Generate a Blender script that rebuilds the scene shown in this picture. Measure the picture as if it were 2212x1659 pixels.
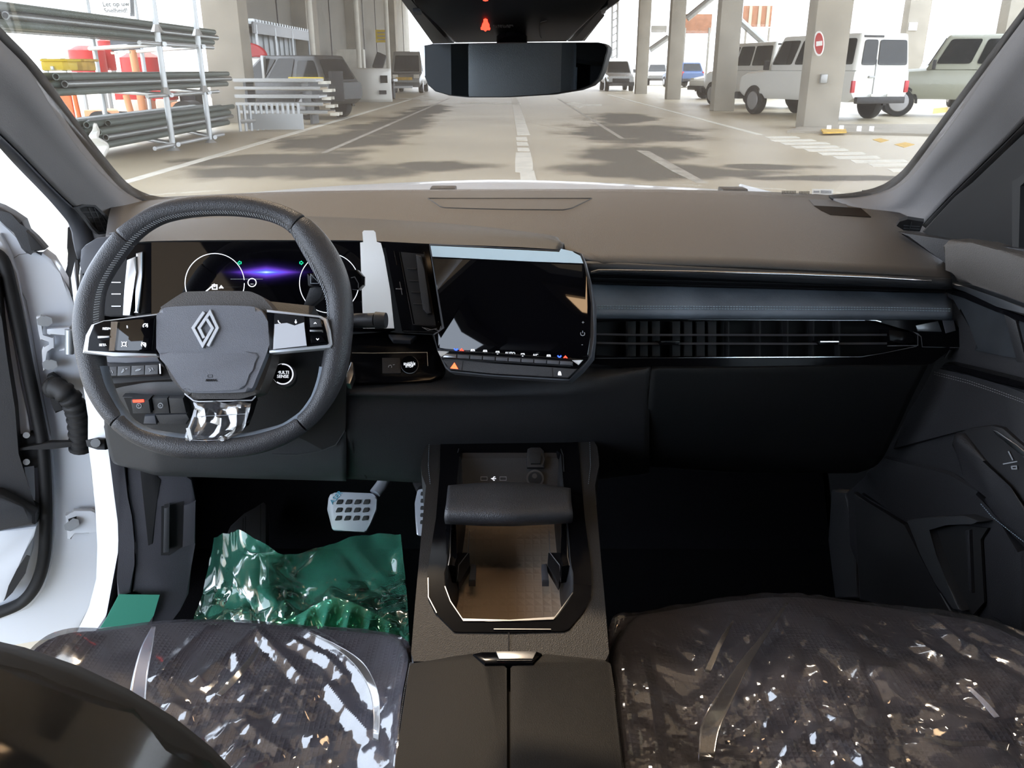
import bpy, bmesh, math, random
from math import sin, cos, tan, atan, atan2, pi, radians, sqrt, exp
from mathutils import Vector, Matrix, noise
random.seed(7)
for o in list(bpy.data.objects):
    bpy.data.objects.remove(o, do_unlink=True)
S = bpy.context.scene
COL = S.collection
V = Vector

# ------------------------------------------------------------------ camera, world, sun, exposure
F = 1800.0                      # focal length in pixels of the 2212 px wide frame
TH = atan(680.0 / F)            # the camera looks down by this much
H = 1.35                        # camera height above the ground
CT, ST = cos(TH), sin(TH)
cam = bpy.data.cameras.new('camera')
cam.sensor_fit = 'HORIZONTAL'; cam.sensor_width = 36.0; cam.lens = 36.0 * F / 2212.0
cam.clip_start = 0.02; cam.clip_end = 500
camo = bpy.data.objects.new('camera', cam); COL.objects.link(camo)
camo.location = (0, 0, H); camo.rotation_euler = (pi / 2 - TH, 0, 0)
S.camera = camo

w = bpy.data.worlds.new('World'); S.world = w; w.use_nodes = True
bg = w.node_tree.nodes['Background']
bg.inputs[0].default_value = (0.74, 0.84, 1.0, 1); bg.inputs[1].default_value = 6.0
sun = bpy.data.lights.new('sun', 'SUN'); sun.energy = 1.15; sun.angle = radians(2.0); sun.color = (1.0, 0.80, 0.58)
suno = bpy.data.objects.new('sun', sun); COL.objects.link(suno)
suno.location = (0, 20, 20); suno.rotation_euler = (radians(-42), 0, radians(10))     # comes from ahead, a little from the left
S.view_settings.view_transform = 'Standard'; S.view_settings.look = 'None'
S.view_settings.gamma = 1.0; S.view_settings.use_curve_mapping = False
S.view_settings.exposure = 0.35
S.cycles.max_bounces = 8; S.cycles.diffuse_bounces = 4; S.cycles.glossy_bounces = 4
S.cycles.transparent_max_bounces = 24; S.cycles.transmission_bounces = 4
S.cycles.caustics_reflective = False; S.cycles.caustics_refractive = False
S.cycles.sample_clamp_indirect = 6.0

# ------------------------------------------------------------------ rays: a photo pixel to a point at a stated depth / height
def ray(px, py):
    u = (px - 1106) / F; v = (829.5 - py) / F
    return V((u, CT + v * ST, -ST + v * CT))
C0 = V((0, 0, H))
def PY(px, py, Y): d = ray(px, py); return C0 + d * (Y / d.y)
def PD(px, py, dz): d = ray(px, py); return C0 + d * (dz / d.z)      # dz: height relative to the camera
def G(px, py, z=0.0): return PD(px, py, z - H)
def PX(px, py, X): d = ray(px, py); return C0 + d * (X / d.x)
class Plane:
    def __init__(s, p, n):
        s.p = V(p); s.n = V(n).normalized()
        if s.n.dot(C0 - s.p) < 0: s.n = -s.n
    def hit(s, px, py, lift=0.0):
        d = ray(px, py); p = s.p + s.n * lift
        return C0 + d * ((p - C0).dot(s.n) / d.dot(s.n))
    def off(s, l): return Plane(s.p + s.n * l, s.n)
def P3(a, b, c): return Plane(a, (b - a).cross(c - a))
def cv(ox, oy, k): return lambda pts: [(ox + x / k, oy + y / k) for x, y in pts]
b1 = cv(0, 0, 3.95); b2 = cv(460, 0, 3.95); b3 = cv(860, 0, 3.95); b4 = cv(1240, 0, 3.95); b5 = cv(1652, 0, 3.95)
c6 = cv(130, 400, 3.072); c7 = cv(700, 460, 3.568); c8 = cv(1240, 400, 2.2757)
cA = cv(0, 380, 2.676); cB = cv(0, 900, 2.186); cC = cv(380, 960, 3.771); cD = cv(840, 900, 2.185)
cG = cv(1640, 780, 2.593); cH = cv(160, 640, 3.568); cE = cv(1280, 1200, 2.3734); cF = cv(0, 1300, 2.458)

# ------------------------------------------------------------------ materials
def lin(c):
    if isinstance(c, str):
        c = [int(c[i:i + 2], 16) / 255 for i in (0, 2, 4)]
        return tuple(((x + .055) / 1.055) ** 2.4 if x > .04045 else x / 12.92 for x in c)
    return tuple(c)
def M(name, col, rough=.5, metal=0., bump=None, var=None, emit=0, spec=.5, coat=0., kind='NOISE'):
    m = bpy.data.materials.new(name); m.use_nodes = True
    nt = m.node_tree; N = nt.nodes; L = nt.links; p = N['Principled BSDF']
    c = lin(col) + (1,)
    p.inputs['Base Color'].default_value = c
    p.inputs['Roughness'].default_value = rough; p.inputs['Metallic'].default_value = metal
    p.inputs['Specular IOR Level'].default_value = spec
    if coat: p.inputs['Coat Weight'].default_value = coat; p.inputs['Coat Roughness'].default_value = .03
    if emit:
        p.inputs['Emission Color'].default_value = c; p.inputs['Emission Strength'].default_value = emit
    if bump or var:
        tc = N.new('ShaderNodeTexCoord')
    if var:
        n = N.new('ShaderNodeTexNoise'); n.inputs['Scale'].default_value = var[0]; n.inputs['Detail'].default_value = 4
        L.new(tc.outputs['Object'], n.inputs['Vector'])
        mp = N.new('ShaderNodeMapRange'); mp.inputs[1].default_value = .3; mp.inputs[2].default_value = .7
        mp.inputs[3].default_value = 1 - var[1]; mp.inputs[4].default_value = 1 + var[1]
        L.new(n.outputs['Fac'], mp.inputs[0])
        mx = N.new('ShaderNodeVectorMath'); mx.operation = 'SCALE'; mx.inputs[0].default_value = c[:3]
        L.new(mp.outputs[0], mx.inputs['Scale']); L.new(mx.outputs[0], p.inputs['Base Color'])
    if bump:
        if kind == 'VORONOI':
            n = N.new('ShaderNodeTexVoronoi'); out = n.outputs['Distance']
        elif kind == 'WEAVE':
            n = N.new('ShaderNodeTexVoronoi'); n.distance = 'CHEBYCHEV'; n.inputs['Randomness'].default_value = 0; out = n.outputs['Distance']
        else:
            n = N.new('ShaderNodeTexNoise'); n.inputs['Detail'].default_value = 3; out = n.outputs['Fac']
        n.inputs['Scale'].default_value = bump[0]
        L.new(tc.outputs['Object'], n.inputs['Vector'])
        b = N.new('ShaderNodeBump'); b.inputs['Strength'].default_value = bump[1]; b.inputs['Distance'].default_value = .002
        L.new(out, b.inputs['Height']); L.new(b.outputs[0], p.inputs['Normal'])
    return m
def glassmat(name, tint, refl=1.0, rough=0.0, haze=0.0):
    m = bpy.data.materials.new(name); m.use_nodes = True
    nt = m.node_tree; N = nt.nodes; L = nt.links; N.remove(N['Principled BSDF'])
    t = N.new('ShaderNodeBsdfTransparent'); t.inputs[0].default_value = tuple(tint) + (1,)
    g = N.new('ShaderNodeBsdfGlossy'); g.inputs['Roughness'].default_value = rough
    fr = N.new('ShaderNodeFresnel'); fr.inputs[0].default_value = 1.3
    mu = N.new('ShaderNodeMath'); mu.operation = 'MULTIPLY'; mu.inputs[1].default_value = refl
    mx = N.new('ShaderNodeMixShader')
    L.new(fr.outputs[0], mu.inputs[0]); L.new(mu.outputs[0], mx.inputs[0]); L.new(t.outputs[0], mx.inputs[1]); L.new(g.outputs[0], mx.inputs[2])
    out = mx.outputs[0]
    if haze:
        tr = N.new('ShaderNodeBsdfTranslucent'); tr.inputs[0].default_value = (.95, .93, .9, 1)
        m3 = N.new('ShaderNodeMixShader'); m3.inputs[0].default_value = haze; L.new(out, m3.inputs[1]); L.new(tr.outputs[0], m3.inputs[2]); out = m3.outputs[0]
    L.new(out, N['Material Output'].inputs[0])
    return m
def filmmat(name, tint, milk=(.9, .92, 1), milkamt=.05, gl=.10, rough=.06, fm=.55):
    """thin clear plastic: transparent, a mirror-like coat and a little milky scatter"""
    m = bpy.data.materials.new(name); m.use_nodes = True
    nt = m.node_tree; N = nt.nodes; L = nt.links; N.remove(N['Principled BSDF'])
    t = N.new('ShaderNodeBsdfTransparent'); t.inputs[0].default_value = tuple(tint) + (1,)
    g = N.new('ShaderNodeBsdfGlossy'); g.inputs['Roughness'].default_value = rough
    d = N.new('ShaderNodeBsdfDiffuse'); d.inputs[0].default_value = tuple(milk) + (1,)
    lw = N.new('ShaderNodeLayerWeight'); lw.inputs[0].default_value = .35
    ad = N.new('ShaderNodeMath'); ad.operation = 'MULTIPLY_ADD'; ad.inputs[1].default_value = fm; ad.inputs[2].default_value = gl
    ad.use_clamp = True
    L.new(lw.outputs['Fresnel'], ad.inputs[0])
    m1 = N.new('ShaderNodeMixShader'); m1.inputs[0].default_value = milkamt
    L.new(t.outputs[0], m1.inputs[1]); L.new(d.outputs[0], m1.inputs[2])
    m2 = N.new('ShaderNodeMixShader')
    L.new(ad.outputs[0], m2.inputs[0]); L.new(m1.outputs[0], m2.inputs[1]); L.new(g.outputs[0], m2.inputs[2])
    L.new(m2.outputs[0], N['Material Output'].inputs[0])
    return m

m_dash = M('dash_soft_plastic', (.074, .067, .062), .55, bump=(900, .25), kind='VORONOI')
m_dash2 = M('dash_hard_plastic', (.034, .036, .040), .5, bump=(1200, .2), kind='VORONOI')
m_dark = M('dark_plastic', (.016, .016, .018), .5, bump=(900, .2))
m_black = M('black_void', (.006, .006, .007), .7)
m_leather = M('black_leather', (.044, .045, .050), .42, bump=(700, .25), kind='VORONOI')
m_cons = M('console_leather', (.024, .024, .025), .45, bump=(800, .2), kind='VORONOI')
m_lid = M('lid_leather', (.0105, .0095, .0085), .55, spec=.3, bump=(900, .12), kind='VORONOI')
m_suede = M('suede', (.185, .215, .255), .95, bump=(400, .2), var=(9, .35), spec=.1)
m_gloss = M('piano_black', (.004, .004, .005), .12, spec=.10)
m_screen = M('screen_glass', (.002, .002, .003), .03, spec=.5)
m_chrome = M('chrome', (.75, .76, .78), .12, 1.0)
m_satin = M('satin_metal', (.42, .43, .45), .3, 1.0)
m_grey = M('grey_pillar_cloth', (.22, .215, .22), .9, bump=(700, .2), spec=.2)
m_capgrey = M('grey_cap', (.075, .08, .095), .55)
m_rubber = M('rubber', (.012, .012, .013), .65)
m_white = M('white_paint', (.78, .82, .88), .3, coat=.3)
m_paper = M('white_film_tab', (.95, .97, .97), .5)
m_carpet = M('carpet', (.005, .005, .006), 1.0, bump=(500, .8), spec=.05)
m_cloth = M('seat_fabric', (.125, .122, .155), .9, bump=(170, .9), kind='WEAVE', spec=.2)
m_thread = M('thread', (.32, .42, .5), .8)
m_threadg = M('grey_thread', (.28, .28, .28), .8)
m_alu = M('pedal_aluminium', (.62, .66, .74), .35, .6)
m_film = filmmat('clear_film', (.95, .95, .95), milkamt=.035, gl=.11, rough=.09)
m_filmk = filmmat('smoky_film', (.80, .79, .77), (.8, .7, .6), .008, .02, .10, .34)
m_back = M('backrest_vinyl', (.013, .011, .009), .7, spec=.2)
m_glove = M('glovebox_plastic', (.009, .0105, .012), .6, spec=.3, bump=(900, .2), kind='VORONOI')
m_hub = M('hub_plastic', (.145, .152, .175), .5, bump=(1200, .2), kind='VORONOI')
m_dashlow = M('dash_lower_plastic', (.019, .020, .023), .55, bump=(900, .2), kind='VORONOI')
m_doorl = M('door_leather', (.019, .019, .022), .5, bump=(700, .2), kind='VORONOI')
m_green = filmmat('green_film', (.32, .80, .60), (.14, .60, .42), .32, .05, .10)
m_greend = M('green_sheet', (.07, .34, .24), .35)
m_wind = glassmat('windshield_glass', (.925, .905, .87), .25, haze=.016)
m_privacy = glassmat('privacy_glass', (.22, .23, .24), 1.0)
m_lining = M('roof_lining', (.06, .06, .065), .9)
m_carglass = M('car_window', (.015, .018, .02), .06, spec=.35)
m_em_w = M('icon_white', (.9, .93, 1.0), .5, emit=.75)
m_silver_trim = M('silver_trim', (.62, .64, .68), .32, .35)
m_em_r = M('icon_red', (1, .04, .02), .5, emit=3.5)
m_em_o = M('icon_orange', (1, .13, .04), .5, emit=2.2)
m_em_b = M('icon_blue', (.03, .09, 1), .5, emit=2.5)
m_em_g = M('icon_green', (.0, .55, .25), .5, emit=1.2)
m_print = M('printed_grey', (.35, .37, .4), .6)
m_blueink = M('blue_ink', (.10, .42, .60), .6)
m_mat = M('tray_mat', (.58, .46, .35), .7, spec=.2, bump=(85, 1.0), kind='WEAVE')

# ------------------------------------------------------------------ objects
def tag(o, label=None, cat=None, group=None, kind=None):
    if label: o['label'] = label
    if cat: o['category'] = cat
    if group: o['group'] = group
    if kind: o['kind'] = kind
    return o
def thing(name, label, cat, loc=(0, 0, 0), group=None, kind=None):
    o = bpy.data.objects.new(name, None); COL.objects.link(o); o.location = loc
    o.empty_display_size = .05
    return tag(o, label, cat, group, kind)
def link(name, me, mat, parent=None, smooth=35):
    o = bpy.data.objects.new(name, me); COL.objects.link(o)
    if mat is not None and len(me.materials) == 0: me.materials.append(mat)
    if smooth:
        for p in me.polygons: p.use_smooth = True
        me.set_sharp_from_angle(angle=radians(smooth))
    if parent is not None:
        o.parent = parent
        w = Matrix.Translation(parent.location) if parent.type == 'EMPTY' else Matrix()
        if parent.type != 'EMPTY' and parent.parent is not None: w = Matrix()
        o.matrix_parent_inverse = w.inverted()
    return o
def from_bm(name, bm, mat, parent=None, smooth=35):
    bmesh.ops.recalc_face_normals(bm, faces=bm.faces)
    me = bpy.data.meshes.new(name); bm.to_mesh(me); bm.free()
    return link(name, me, mat, parent, smooth)
def copy_tree(o, shift=None, loc=None):
    c = o.copy(); COL.objects.link(c)
    for ch in list(o.children):
        k = ch.copy(); COL.objects.link(k); k.parent = c
        for g in list(ch.children):
            q = g.copy(); COL.objects.link(q); q.parent = k
    if loc is not None: c.location = loc
    return c

def spl(pts, n=8, closed=False):
    """Catmull-Rom through 2-D or 3-D points"""
    P = [V(p) for p in pts]; out = []; m = len(P)
    rng = range(m if closed else m - 1)
    for i in rng:
        if closed: a, b, c, d = P[(i - 1) % m], P[i], P[(i + 1) % m], P[(i + 2) % m]
        else:
            b, c = P[i], P[i + 1]; a = P[i - 1] if i else b * 2 - c; d = P[i + 2] if i + 2 < m else c * 2 - b
        for k in range(n):
            t = k / n
            out.append(.5 * ((2 * b) + (c - a) * t + (2 * a - 5 * b + 4 * c - d) * t * t + (3 * b - a - 3 * c + d) * t ** 3))
    if not closed: out.append(P[-1].copy())
    return out
def resample(pts, n, closed=False):
    P = [V(p) for p in pts]
    if closed: P = P + [P[0]]
    acc = [0]
    for a, b in zip(P, P[1:]): acc.append(acc[-1] + (b - a).length)
    T = acc[-1]; out = []; j = 0
    m = n if closed else n - 1
    for i in range(n):
        s = T * i / m
        while j < len(acc) - 2 and acc[j + 1] < s: j += 1
        d = acc[j + 1] - acc[j]
        out.append(P[j].lerp(P[j + 1], (s - acc[j]) / d if d > 1e-12 else 0))
    return out
def rnd(pts, r, n=4):
    """round the corners of a closed 2-D / 3-D polygon"""
    P = [V(p) for p in pts]; out = []; m = len(P)
    for i in range(m):
        a, b, c = P[i - 1], P[i], P[(i + 1) % m]
        ra = min(r, (a - b).length * .45, (c - b).length * .45)
        p = b + (a - b).normalized() * ra; q = b + (c - b).normalized() * ra
        for k in range(n + 1):
            t = k / n
            out.append(p * (1 - t) ** 2 + b * 2 * t * (1 - t) + q * t * t)
    return out

def prism(bm, pts, vec, bevel=0, seg=2):
    """closed polygon pts extruded by vec (away from the viewer); the rim of the first face is bevelled"""
    f = [bm.verts.new(p) for p in pts]; b = [bm.verts.new(V(p) + V(vec)) for p in pts]
    n = len(f); face = bm.faces.new(f); bm.faces.new(b[::-1])
    for i in range(n): bm.faces.new((f[i], b[i], b[(i + 1) % n], f[(i + 1) % n]))
    if bevel:
        bmesh.ops.bevel(bm, geom=list(face.edges), offset=bevel, segments=seg, affect='EDGES', profile=.6, clamp_overlap=True)
def slab(name, px, pl, th, mat, parent=None, bevel=0, lift=0, smooth=35, r=0, seg=2):
    if r: px = rnd(px, r)
    bm = bmesh.new(); prism(bm, [pl.hit(p[0], p[1], lift) for p in px], -pl.n * th, bevel, seg)
    bmesh.ops.remove_doubles(bm, verts=bm.verts, dist=1e-6)
    return from_bm(name, bm, mat, parent, smooth)
def ringslab(name, outer, inner, pl, th, mat, parent=None, n=96, lift=0, lift_in=None, bevel=0):
    """a flat frame between two closed pixel outlines"""
    def byang(poly, cx, cy):
        P = [V((p[0], p[1])) for p in poly]; res = []
        for k in range(n):
            a = 2 * pi * k / n; d = V((cos(a), sin(a))); best = 0
            for i in range(len(P)):
                p, q = P[i], P[(i + 1) % len(P)]; e = q - p
                den = d.x * e.y - d.y * e.x
                if abs(den) < 1e-9: continue
                w_ = V((p.x - cx, p.y - cy))
                t = (w_.x * e.y - w_.y * e.x) / den; s = (w_.x * d.y - w_.y * d.x) / den
                if -1e-6 <= s <= 1 + 1e-6 and t > best: best = t
            res.append((cx + d.x * best, cy + d.y * best))
        return res
    cx = sum(p[0] for p in inner) / len(inner); cy = sum(p[1] for p in inner) / len(inner)
    O = byang(outer, cx, cy); I = byang(inner, cx, cy)
    li = lift if lift_in is None else lift_in
    bm = bmesh.new(); off = -pl.n * th
    a = [bm.verts.new(pl.hit(*p, lift)) for p in O]; b = [bm.verts.new(pl.hit(*p, li)) for p in I]
    c = [bm.verts.new(v.co + off) for v in a]; d = [bm.verts.new(v.co + off) for v in b]
    for i in range(n):
        j = (i + 1) % n
        bm.faces.new((a[i], b[i], b[j], a[j])); bm.faces.new((c[i], c[j], d[j], d[i]))
        bm.faces.new((a[i], a[j], c[j], c[i])); bm.faces.new((b[i], d[i], d[j], b[j]))
    return from_bm(name, bm, mat, parent), O, I
def grid(name, rows, mat, parent=None, thick=0, smooth=60, close_u=False):
    bm = bmesh.new(); vs = [[bm.verts.new(p) for p in r] for r in rows]
    for i in range(len(vs) - 1):
        n = len(vs[i])
        for j in range(n if close_u else n - 1):
            k = (j + 1) % n
            bm.faces.new((vs[i][j], vs[i][k], vs[i + 1][k], vs[i + 1][j]))
    o = from_bm(name, bm, mat, parent, smooth)
    if thick:
        md = o.modifiers.new('thickness', 'SOLIDIFY'); md.thickness = thick; md.offset = 0
    return o
def loft(name, rows, mat, parent=None, n=40, cross=4, thick=.004, smooth=60, curve=True):
    """smooth sheet through a list of 3-D polylines"""
    R = [resample(spl(r, 6) if (curve and len(r) > 2) else r, n) for r in rows]
    if cross > 1 and len(R) > 2:
        cols = [spl([r[j] for r in R], cross) for j in range(n)]
    elif cross > 1:
        cols = [[R[0][j].lerp(R[1][j], k / cross) for k in range(cross + 1)] for j in range(n)]
    else: cols = [[r[j] for r in R] for j in range(n)]
    rows2 = [[cols[j][i] for j in range(n)] for i in range(len(cols[0]))]
    return grid(name, rows2, mat, parent, thick, smooth)
def tube_bm(bm, pts, r, seg=10, closed=False, flat=1.0, up=None, cap=True):
    P = [V(p) for p in pts]; n = len(P); rings = []
    rr = r if hasattr(r, '__len__') else [r] * n
    last = None
    for i in range(n):
        a = P[(i - 1) % n] if (closed or i > 0) else P[i]; b = P[(i + 1) % n] if (closed or i < n - 1) else P[i]
        t = (b - a).normalized()
        if last is None:
            x = (up or (V((0, 0, 1)) if abs(t.z) < .9 else V((1, 0, 0)))); x = (x - t * x.dot(t)).normalized()
        else:
            x = last - t * last.dot(t)
            x = x.normalized() if x.length > 1e-9 else last
        last = x; y = t.cross(x)
        rings.append([bm.verts.new(P[i] + x * (cos(2 * pi * k / seg) * rr[i] * flat) + y * (sin(2 * pi * k / seg) * rr[i])) for k in range(seg)])
    for i in range(n if closed else n - 1):
        A, B = rings[i], rings[(i + 1) % n]
        for k in range(seg):
            l = (k + 1) % seg; bm.faces.new((A[k], A[l], B[l], B[k]))
    if cap and not closed:
        bm.faces.new(rings[0][::-1]); bm.faces.new(rings[-1])
def tube(name, pts, r, mat, parent=None, seg=10, closed=False, flat=1.0, up=None):
    bm = bmesh.new(); tube_bm(bm, pts, r, seg, closed, flat, up); return from_bm(name, bm, mat, parent, 50)
def box_bm(bm, c, s, rot=None, bevel=0):
    r = bmesh.ops.create_cube(bm, size=1); vs = r['verts']
    bmesh.ops.scale(bm, vec=V(s), verts=vs)
    if bevel:
        es = list({e for v in vs for e in v.link_edges})
        vs = bmesh.ops.bevel(bm, geom=es, offset=bevel, segments=2, affect='EDGES', profile=.6, clamp_overlap=True)['verts']
        seen = set(vs); st = list(vs)
        while st:
            v = st.pop()
            for e in v.link_edges:
                q = e.other_vert(v)
                if q not in seen: seen.add(q); st.append(q)
        vs = list(seen)
    if rot is not None: bmesh.ops.rotate(bm, cent=V((0, 0, 0)), matrix=rot, verts=vs)
    bmesh.ops.translate(bm, vec=V(c), verts=vs)
def box(name, c, s, mat, parent=None, rot=None, bevel=0):
    bm = bmesh.new(); box_bm(bm, c, s, rot, bevel); return from_bm(name, bm, mat, parent)
def cyl_bm(bm, a, b, r, seg=20, r2=None):
    tube_bm(bm, [a, b], [r, r if r2 is None else r2], seg)
def cyl(name, a, b, r, mat, parent=None, seg=20, r2=None):
    bm = bmesh.new(); cyl_bm(bm, V(a), V(b), r, seg, r2); return from_bm(name, bm, mat, parent, 40)
def disc(cx, cy, r, n=28, a0=0, a1=2 * pi, ry=None):
    full = abs(a1 - a0 - 2 * pi) < 1e-6
    m = n if full else n + 1
    return [(cx + r * cos(a0 + (a1 - a0) * k / n), cy + (ry or r) * sin(a0 + (a1 - a0) * k / n)) for k in range(m)]
def strokes(name, lines, wd, pl, mat, parent, lift=.001, th=.0008, kind=None):
    """thin raised ribbons along pixel polylines lying on a plane; a line given as ('c', pts) is closed"""
    bm = bmesh.new()
    for ln in lines:
        cl = ln[0] == 'c'
        P = [V(p) for p in (ln[1] if cl else ln)]
        if cl: P = P + [P[0]]
        n = len(P)
        Lf, Rt = [], []
        for i in range(n):
            if cl: a, b = P[(i - 1) if i else n - 2], P[i + 1 if i < n - 1 else 1]
            else: a, b = P[max(0, i - 1)], P[min(n - 1, i + 1)]
            d1 = (P[i] - a); d2 = (b - P[i])
            if d1.length < 1e-9: d1 = d2
            if d2.length < 1e-9: d2 = d1
            d1 = d1.normalized(); d2 = d2.normalized()
            n1 = V((-d1.y, d1.x)); n2 = V((-d2.y, d2.x)); m_ = n1 + n2
            m_ = m_.normalized() if m_.length > 1e-6 else n1
            k = wd / 2 / max(.5, m_.dot(n1))
            Lf.append(P[i] + m_ * k); Rt.append(P[i] - m_ * k)
        A = [bm.verts.new(pl.hit(p.x, p.y, lift)) for p in Lf]; B = [bm.verts.new(pl.hit(p.x, p.y, lift)) for p in Rt]
        Cc = [bm.verts.new(v.co - pl.n * th) for v in A]; D = [bm.verts.new(v.co - pl.n * th) for v in B]
        for i in range(n - 1):
            bm.faces.new((A[i], B[i], B[i + 1], A[i + 1])); bm.faces.new((A[i], A[i + 1], Cc[i + 1], Cc[i]))
            bm.faces.new((B[i], D[i], D[i + 1], B[i + 1]))
    return tag(from_bm(name, bm, mat, parent, 0), kind=kind)
def dashes(line, on, off):
    P = resample([V(p) for p in line], 400); L = sum((b - a).length for a, b in zip(P, P[1:]))
    n = int(L / (on + off)); out = []
    for i in range(n):
        s = i * (on + off) / L * 399; e = (i * (on + off) + on) / L * 399
        def at(q):
            k = min(398, int(q)); return P[k].lerp(P[k + 1], q - k)
        out.append([at(s), at(min(e, 399))])
    return out
def text(name, body, px, pl, size_px, mat, parent, lift=.0015, ang=0.0, align='CENTER', space=1.0, right=None):
    cu = bpy.data.curves.new(name, 'FONT'); cu.body = body; cu.align_x = align; cu.align_y = 'CENTER'
    cu.space_line = space; cu.extrude = .004; cu.resolution_u = 3
    tmp = bpy.data.objects.new('tmp', cu); COL.objects.link(tmp)
    dg = bpy.context.evaluated_depsgraph_get(); me = bpy.data.meshes.new_from_object(tmp.evaluated_get(dg)).copy()
    bpy.data.objects.remove(tmp); bpy.data.curves.remove(cu)
    o0 = pl.hit(px[0], px[1], lift); ex = pl.hit(px[0] + cos(ang), px[1] + sin(ang), lift) - o0
    k = ex.length * size_px; ex = ex.normalized(); ey = pl.n.cross(ex).normalized()
    for v in me.vertices:
        c = v.co; v.co = o0 + ex * (c.x * k) + ey * (c.y * k) + pl.n * (c.z * .0006 / .004)
    me.materials.clear()
    return link(name, me, mat, parent, 0)
# ================================================================== THE CAR PARK OUTSIDE
def ground_material():
    m = M('asphalt', (.27, .255, .22), .75, spec=.3); nt = m.node_tree; N = nt.nodes; L = nt.links; p = N['Principled BSDF']
    tc = N.new('ShaderNodeTexCoord')
    nz = N.new('ShaderNodeTexNoise'); nz.inputs['Scale'].default_value = 1.0; nz.inputs['Detail'].default_value = 6
    mp = N.new('ShaderNodeMapping'); mp.inputs['Scale'].default_value = (.9, .55, 1); L.new(tc.outputs['Object'], mp.inputs[0]); L.new(mp.outputs[0], nz.inputs['Vector'])
    prev = None
    for (px, py, rx, ry) in [(600, 345, 1.3, 1.1), (740, 305, 1.2, 2.2), (840, 272, 1.0, 4.5), (690, 372, 1.3, .9), (980, 360, .7, .7), (520, 372, 1.0, .8),
                             (1365, 285, 1.5, 3.0), (1370, 330, 1.0, 1.6), (1400, 365, 1.4, .9), (1510, 375, 1.1, .7), (1340, 255, 1.0, 3.0),
                             (920, 240, .7, 5), (1640, 360, .8, .4), (1760, 385, 1.2, .3)]:
        c = G(px, py)
        s = N.new('ShaderNodeVectorMath'); s.operation = 'SUBTRACT'; s.inputs[1].default_value = (c.x, c.y, 0); L.new(tc.outputs['Object'], s.inputs[0])
        d = N.new('ShaderNodeVectorMath'); d.operation = 'DIVIDE'; d.inputs[1].default_value = (rx, ry, 1); L.new(s.outputs[0], d.inputs[0])
        l = N.new('ShaderNodeVectorMath'); l.operation = 'LENGTH'; L.new(d.outputs[0], l.inputs[0])
        a = N.new('ShaderNodeMath'); a.operation = 'MULTIPLY_ADD'; a.inputs[1].default_value = 2.4; L.new(nz.outputs['Fac'], a.inputs[0]); L.new(l.outputs['Value'], a.inputs[2])
        r = N.new('ShaderNodeMapRange'); r.interpolation_type = 'SMOOTHSTEP'
        r.inputs[1].default_value = 2.5; r.inputs[2].default_value = 1.9; r.inputs[3].default_value = 0; r.inputs[4].default_value = 1; L.new(a.outputs[0], r.inputs[0])
        if prev is None: prev = r.outputs[0]
        else:
            q = N.new('ShaderNodeMath'); q.operation = 'MAXIMUM'; L.new(prev, q.inputs[0]); L.new(r.outputs[0], q.inputs[1]); prev = q.outputs[0]
    n2 = N.new('ShaderNodeTexNoise'); n2.inputs['Scale'].default_value = .35; n2.inputs['Detail'].default_value = 8; L.new(tc.outputs['Object'], n2.inputs['Vector'])
    cr = N.new('ShaderNodeValToRGB'); cr.color_ramp.elements[0].position = .3; cr.color_ramp.elements[1].position = .7
    cr.color_ramp.elements[0].color = (.43, .385, .295, 1); cr.color_ramp.elements[1].color = (.56, .50, .375, 1); L.new(n2.outputs['Fac'], cr.inputs[0])
    mx = N.new('ShaderNodeMix'); mx.data_type = 'RGBA'; L.new(prev, mx.inputs[0]); L.new(cr.outputs[0], mx.inputs[6]); mx.inputs[7].default_value = (.135, .122, .098, 1)
    L.new(mx.outputs[2], p.inputs['Base Color'])
    rg = N.new('ShaderNodeMapRange'); rg.inputs[3].default_value = .45; rg.inputs[4].default_value = .65; L.new(prev, rg.inputs[0]); L.new(rg.outputs[0], p.inputs['Roughness'])
    return m
m_ground = ground_material()
m_conc = M('concrete', (.37, .345, .295), .85, var=(1.5, .12), bump=(20, .3))
m_conc2 = M('wall_panel', (.28, .27, .24), .85, var=(.8, .10))
m_line = M('road_paint', (.78, .77, .70), .7, var=(2.5, .12))
m_liney = M('yellow_paint', (.62, .40, .08), .7, var=(6, .25))
m_tyre = M('tyre', (.02, .02, .02), .8)
m_steelrim = M('steel_rim', (.35, .35, .36), .4, .6)
m_galv = M('galvanised', (.50, .53, .55), .4, .6)
m_pipe = M('green_grey_pipe', (.10, .13, .12), .5)
m_pipes = M('steel_pipe', (.34, .36, .36), .38, .7)
m_red = M('red_paint', (.50, .03, .03), .5); m_orange = M('orange_paint', (.75, .17, .05), .5)
m_peach = M('faded_orange', (.70, .32, .16), .6); m_yellow = M('yellow_plastic', (.75, .55, .03), .5)
m_wpaint = M('white_car_paint', (.72, .73, .70), .35, coat=.3); m_gpaint = M('shadow_toned_paint', (.26, .27, .22), .3, coat=.4)  # grey-green wagon paint has the shadow it stands in mixed in
m_silver = M('silver_paint', (.36, .37, .37), .35, .4); m_wreck = M('dark_grey_paint', (.09, .095, .10), .4, .3)
m_blue = M('blue_car_paint', (.06, .11, .24), .35); m_brown = M('rusty_cladding', (.30, .14, .08), .8, var=(3, .2))
m_corr = M('corrugated_steel', (.40, .44, .47), .5, .3); m_lamp = M('red_lamp', (.45, .02, .03), .3)
m_tan = M('plywood', (.42, .36, .27), .7); m_pl = M('plastic_bag', (.75, .76, .74), .4)

floor = box('floor', (10, 45, -.1), (130, 160, .2), m_ground); tag(floor, kind='structure')

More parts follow.
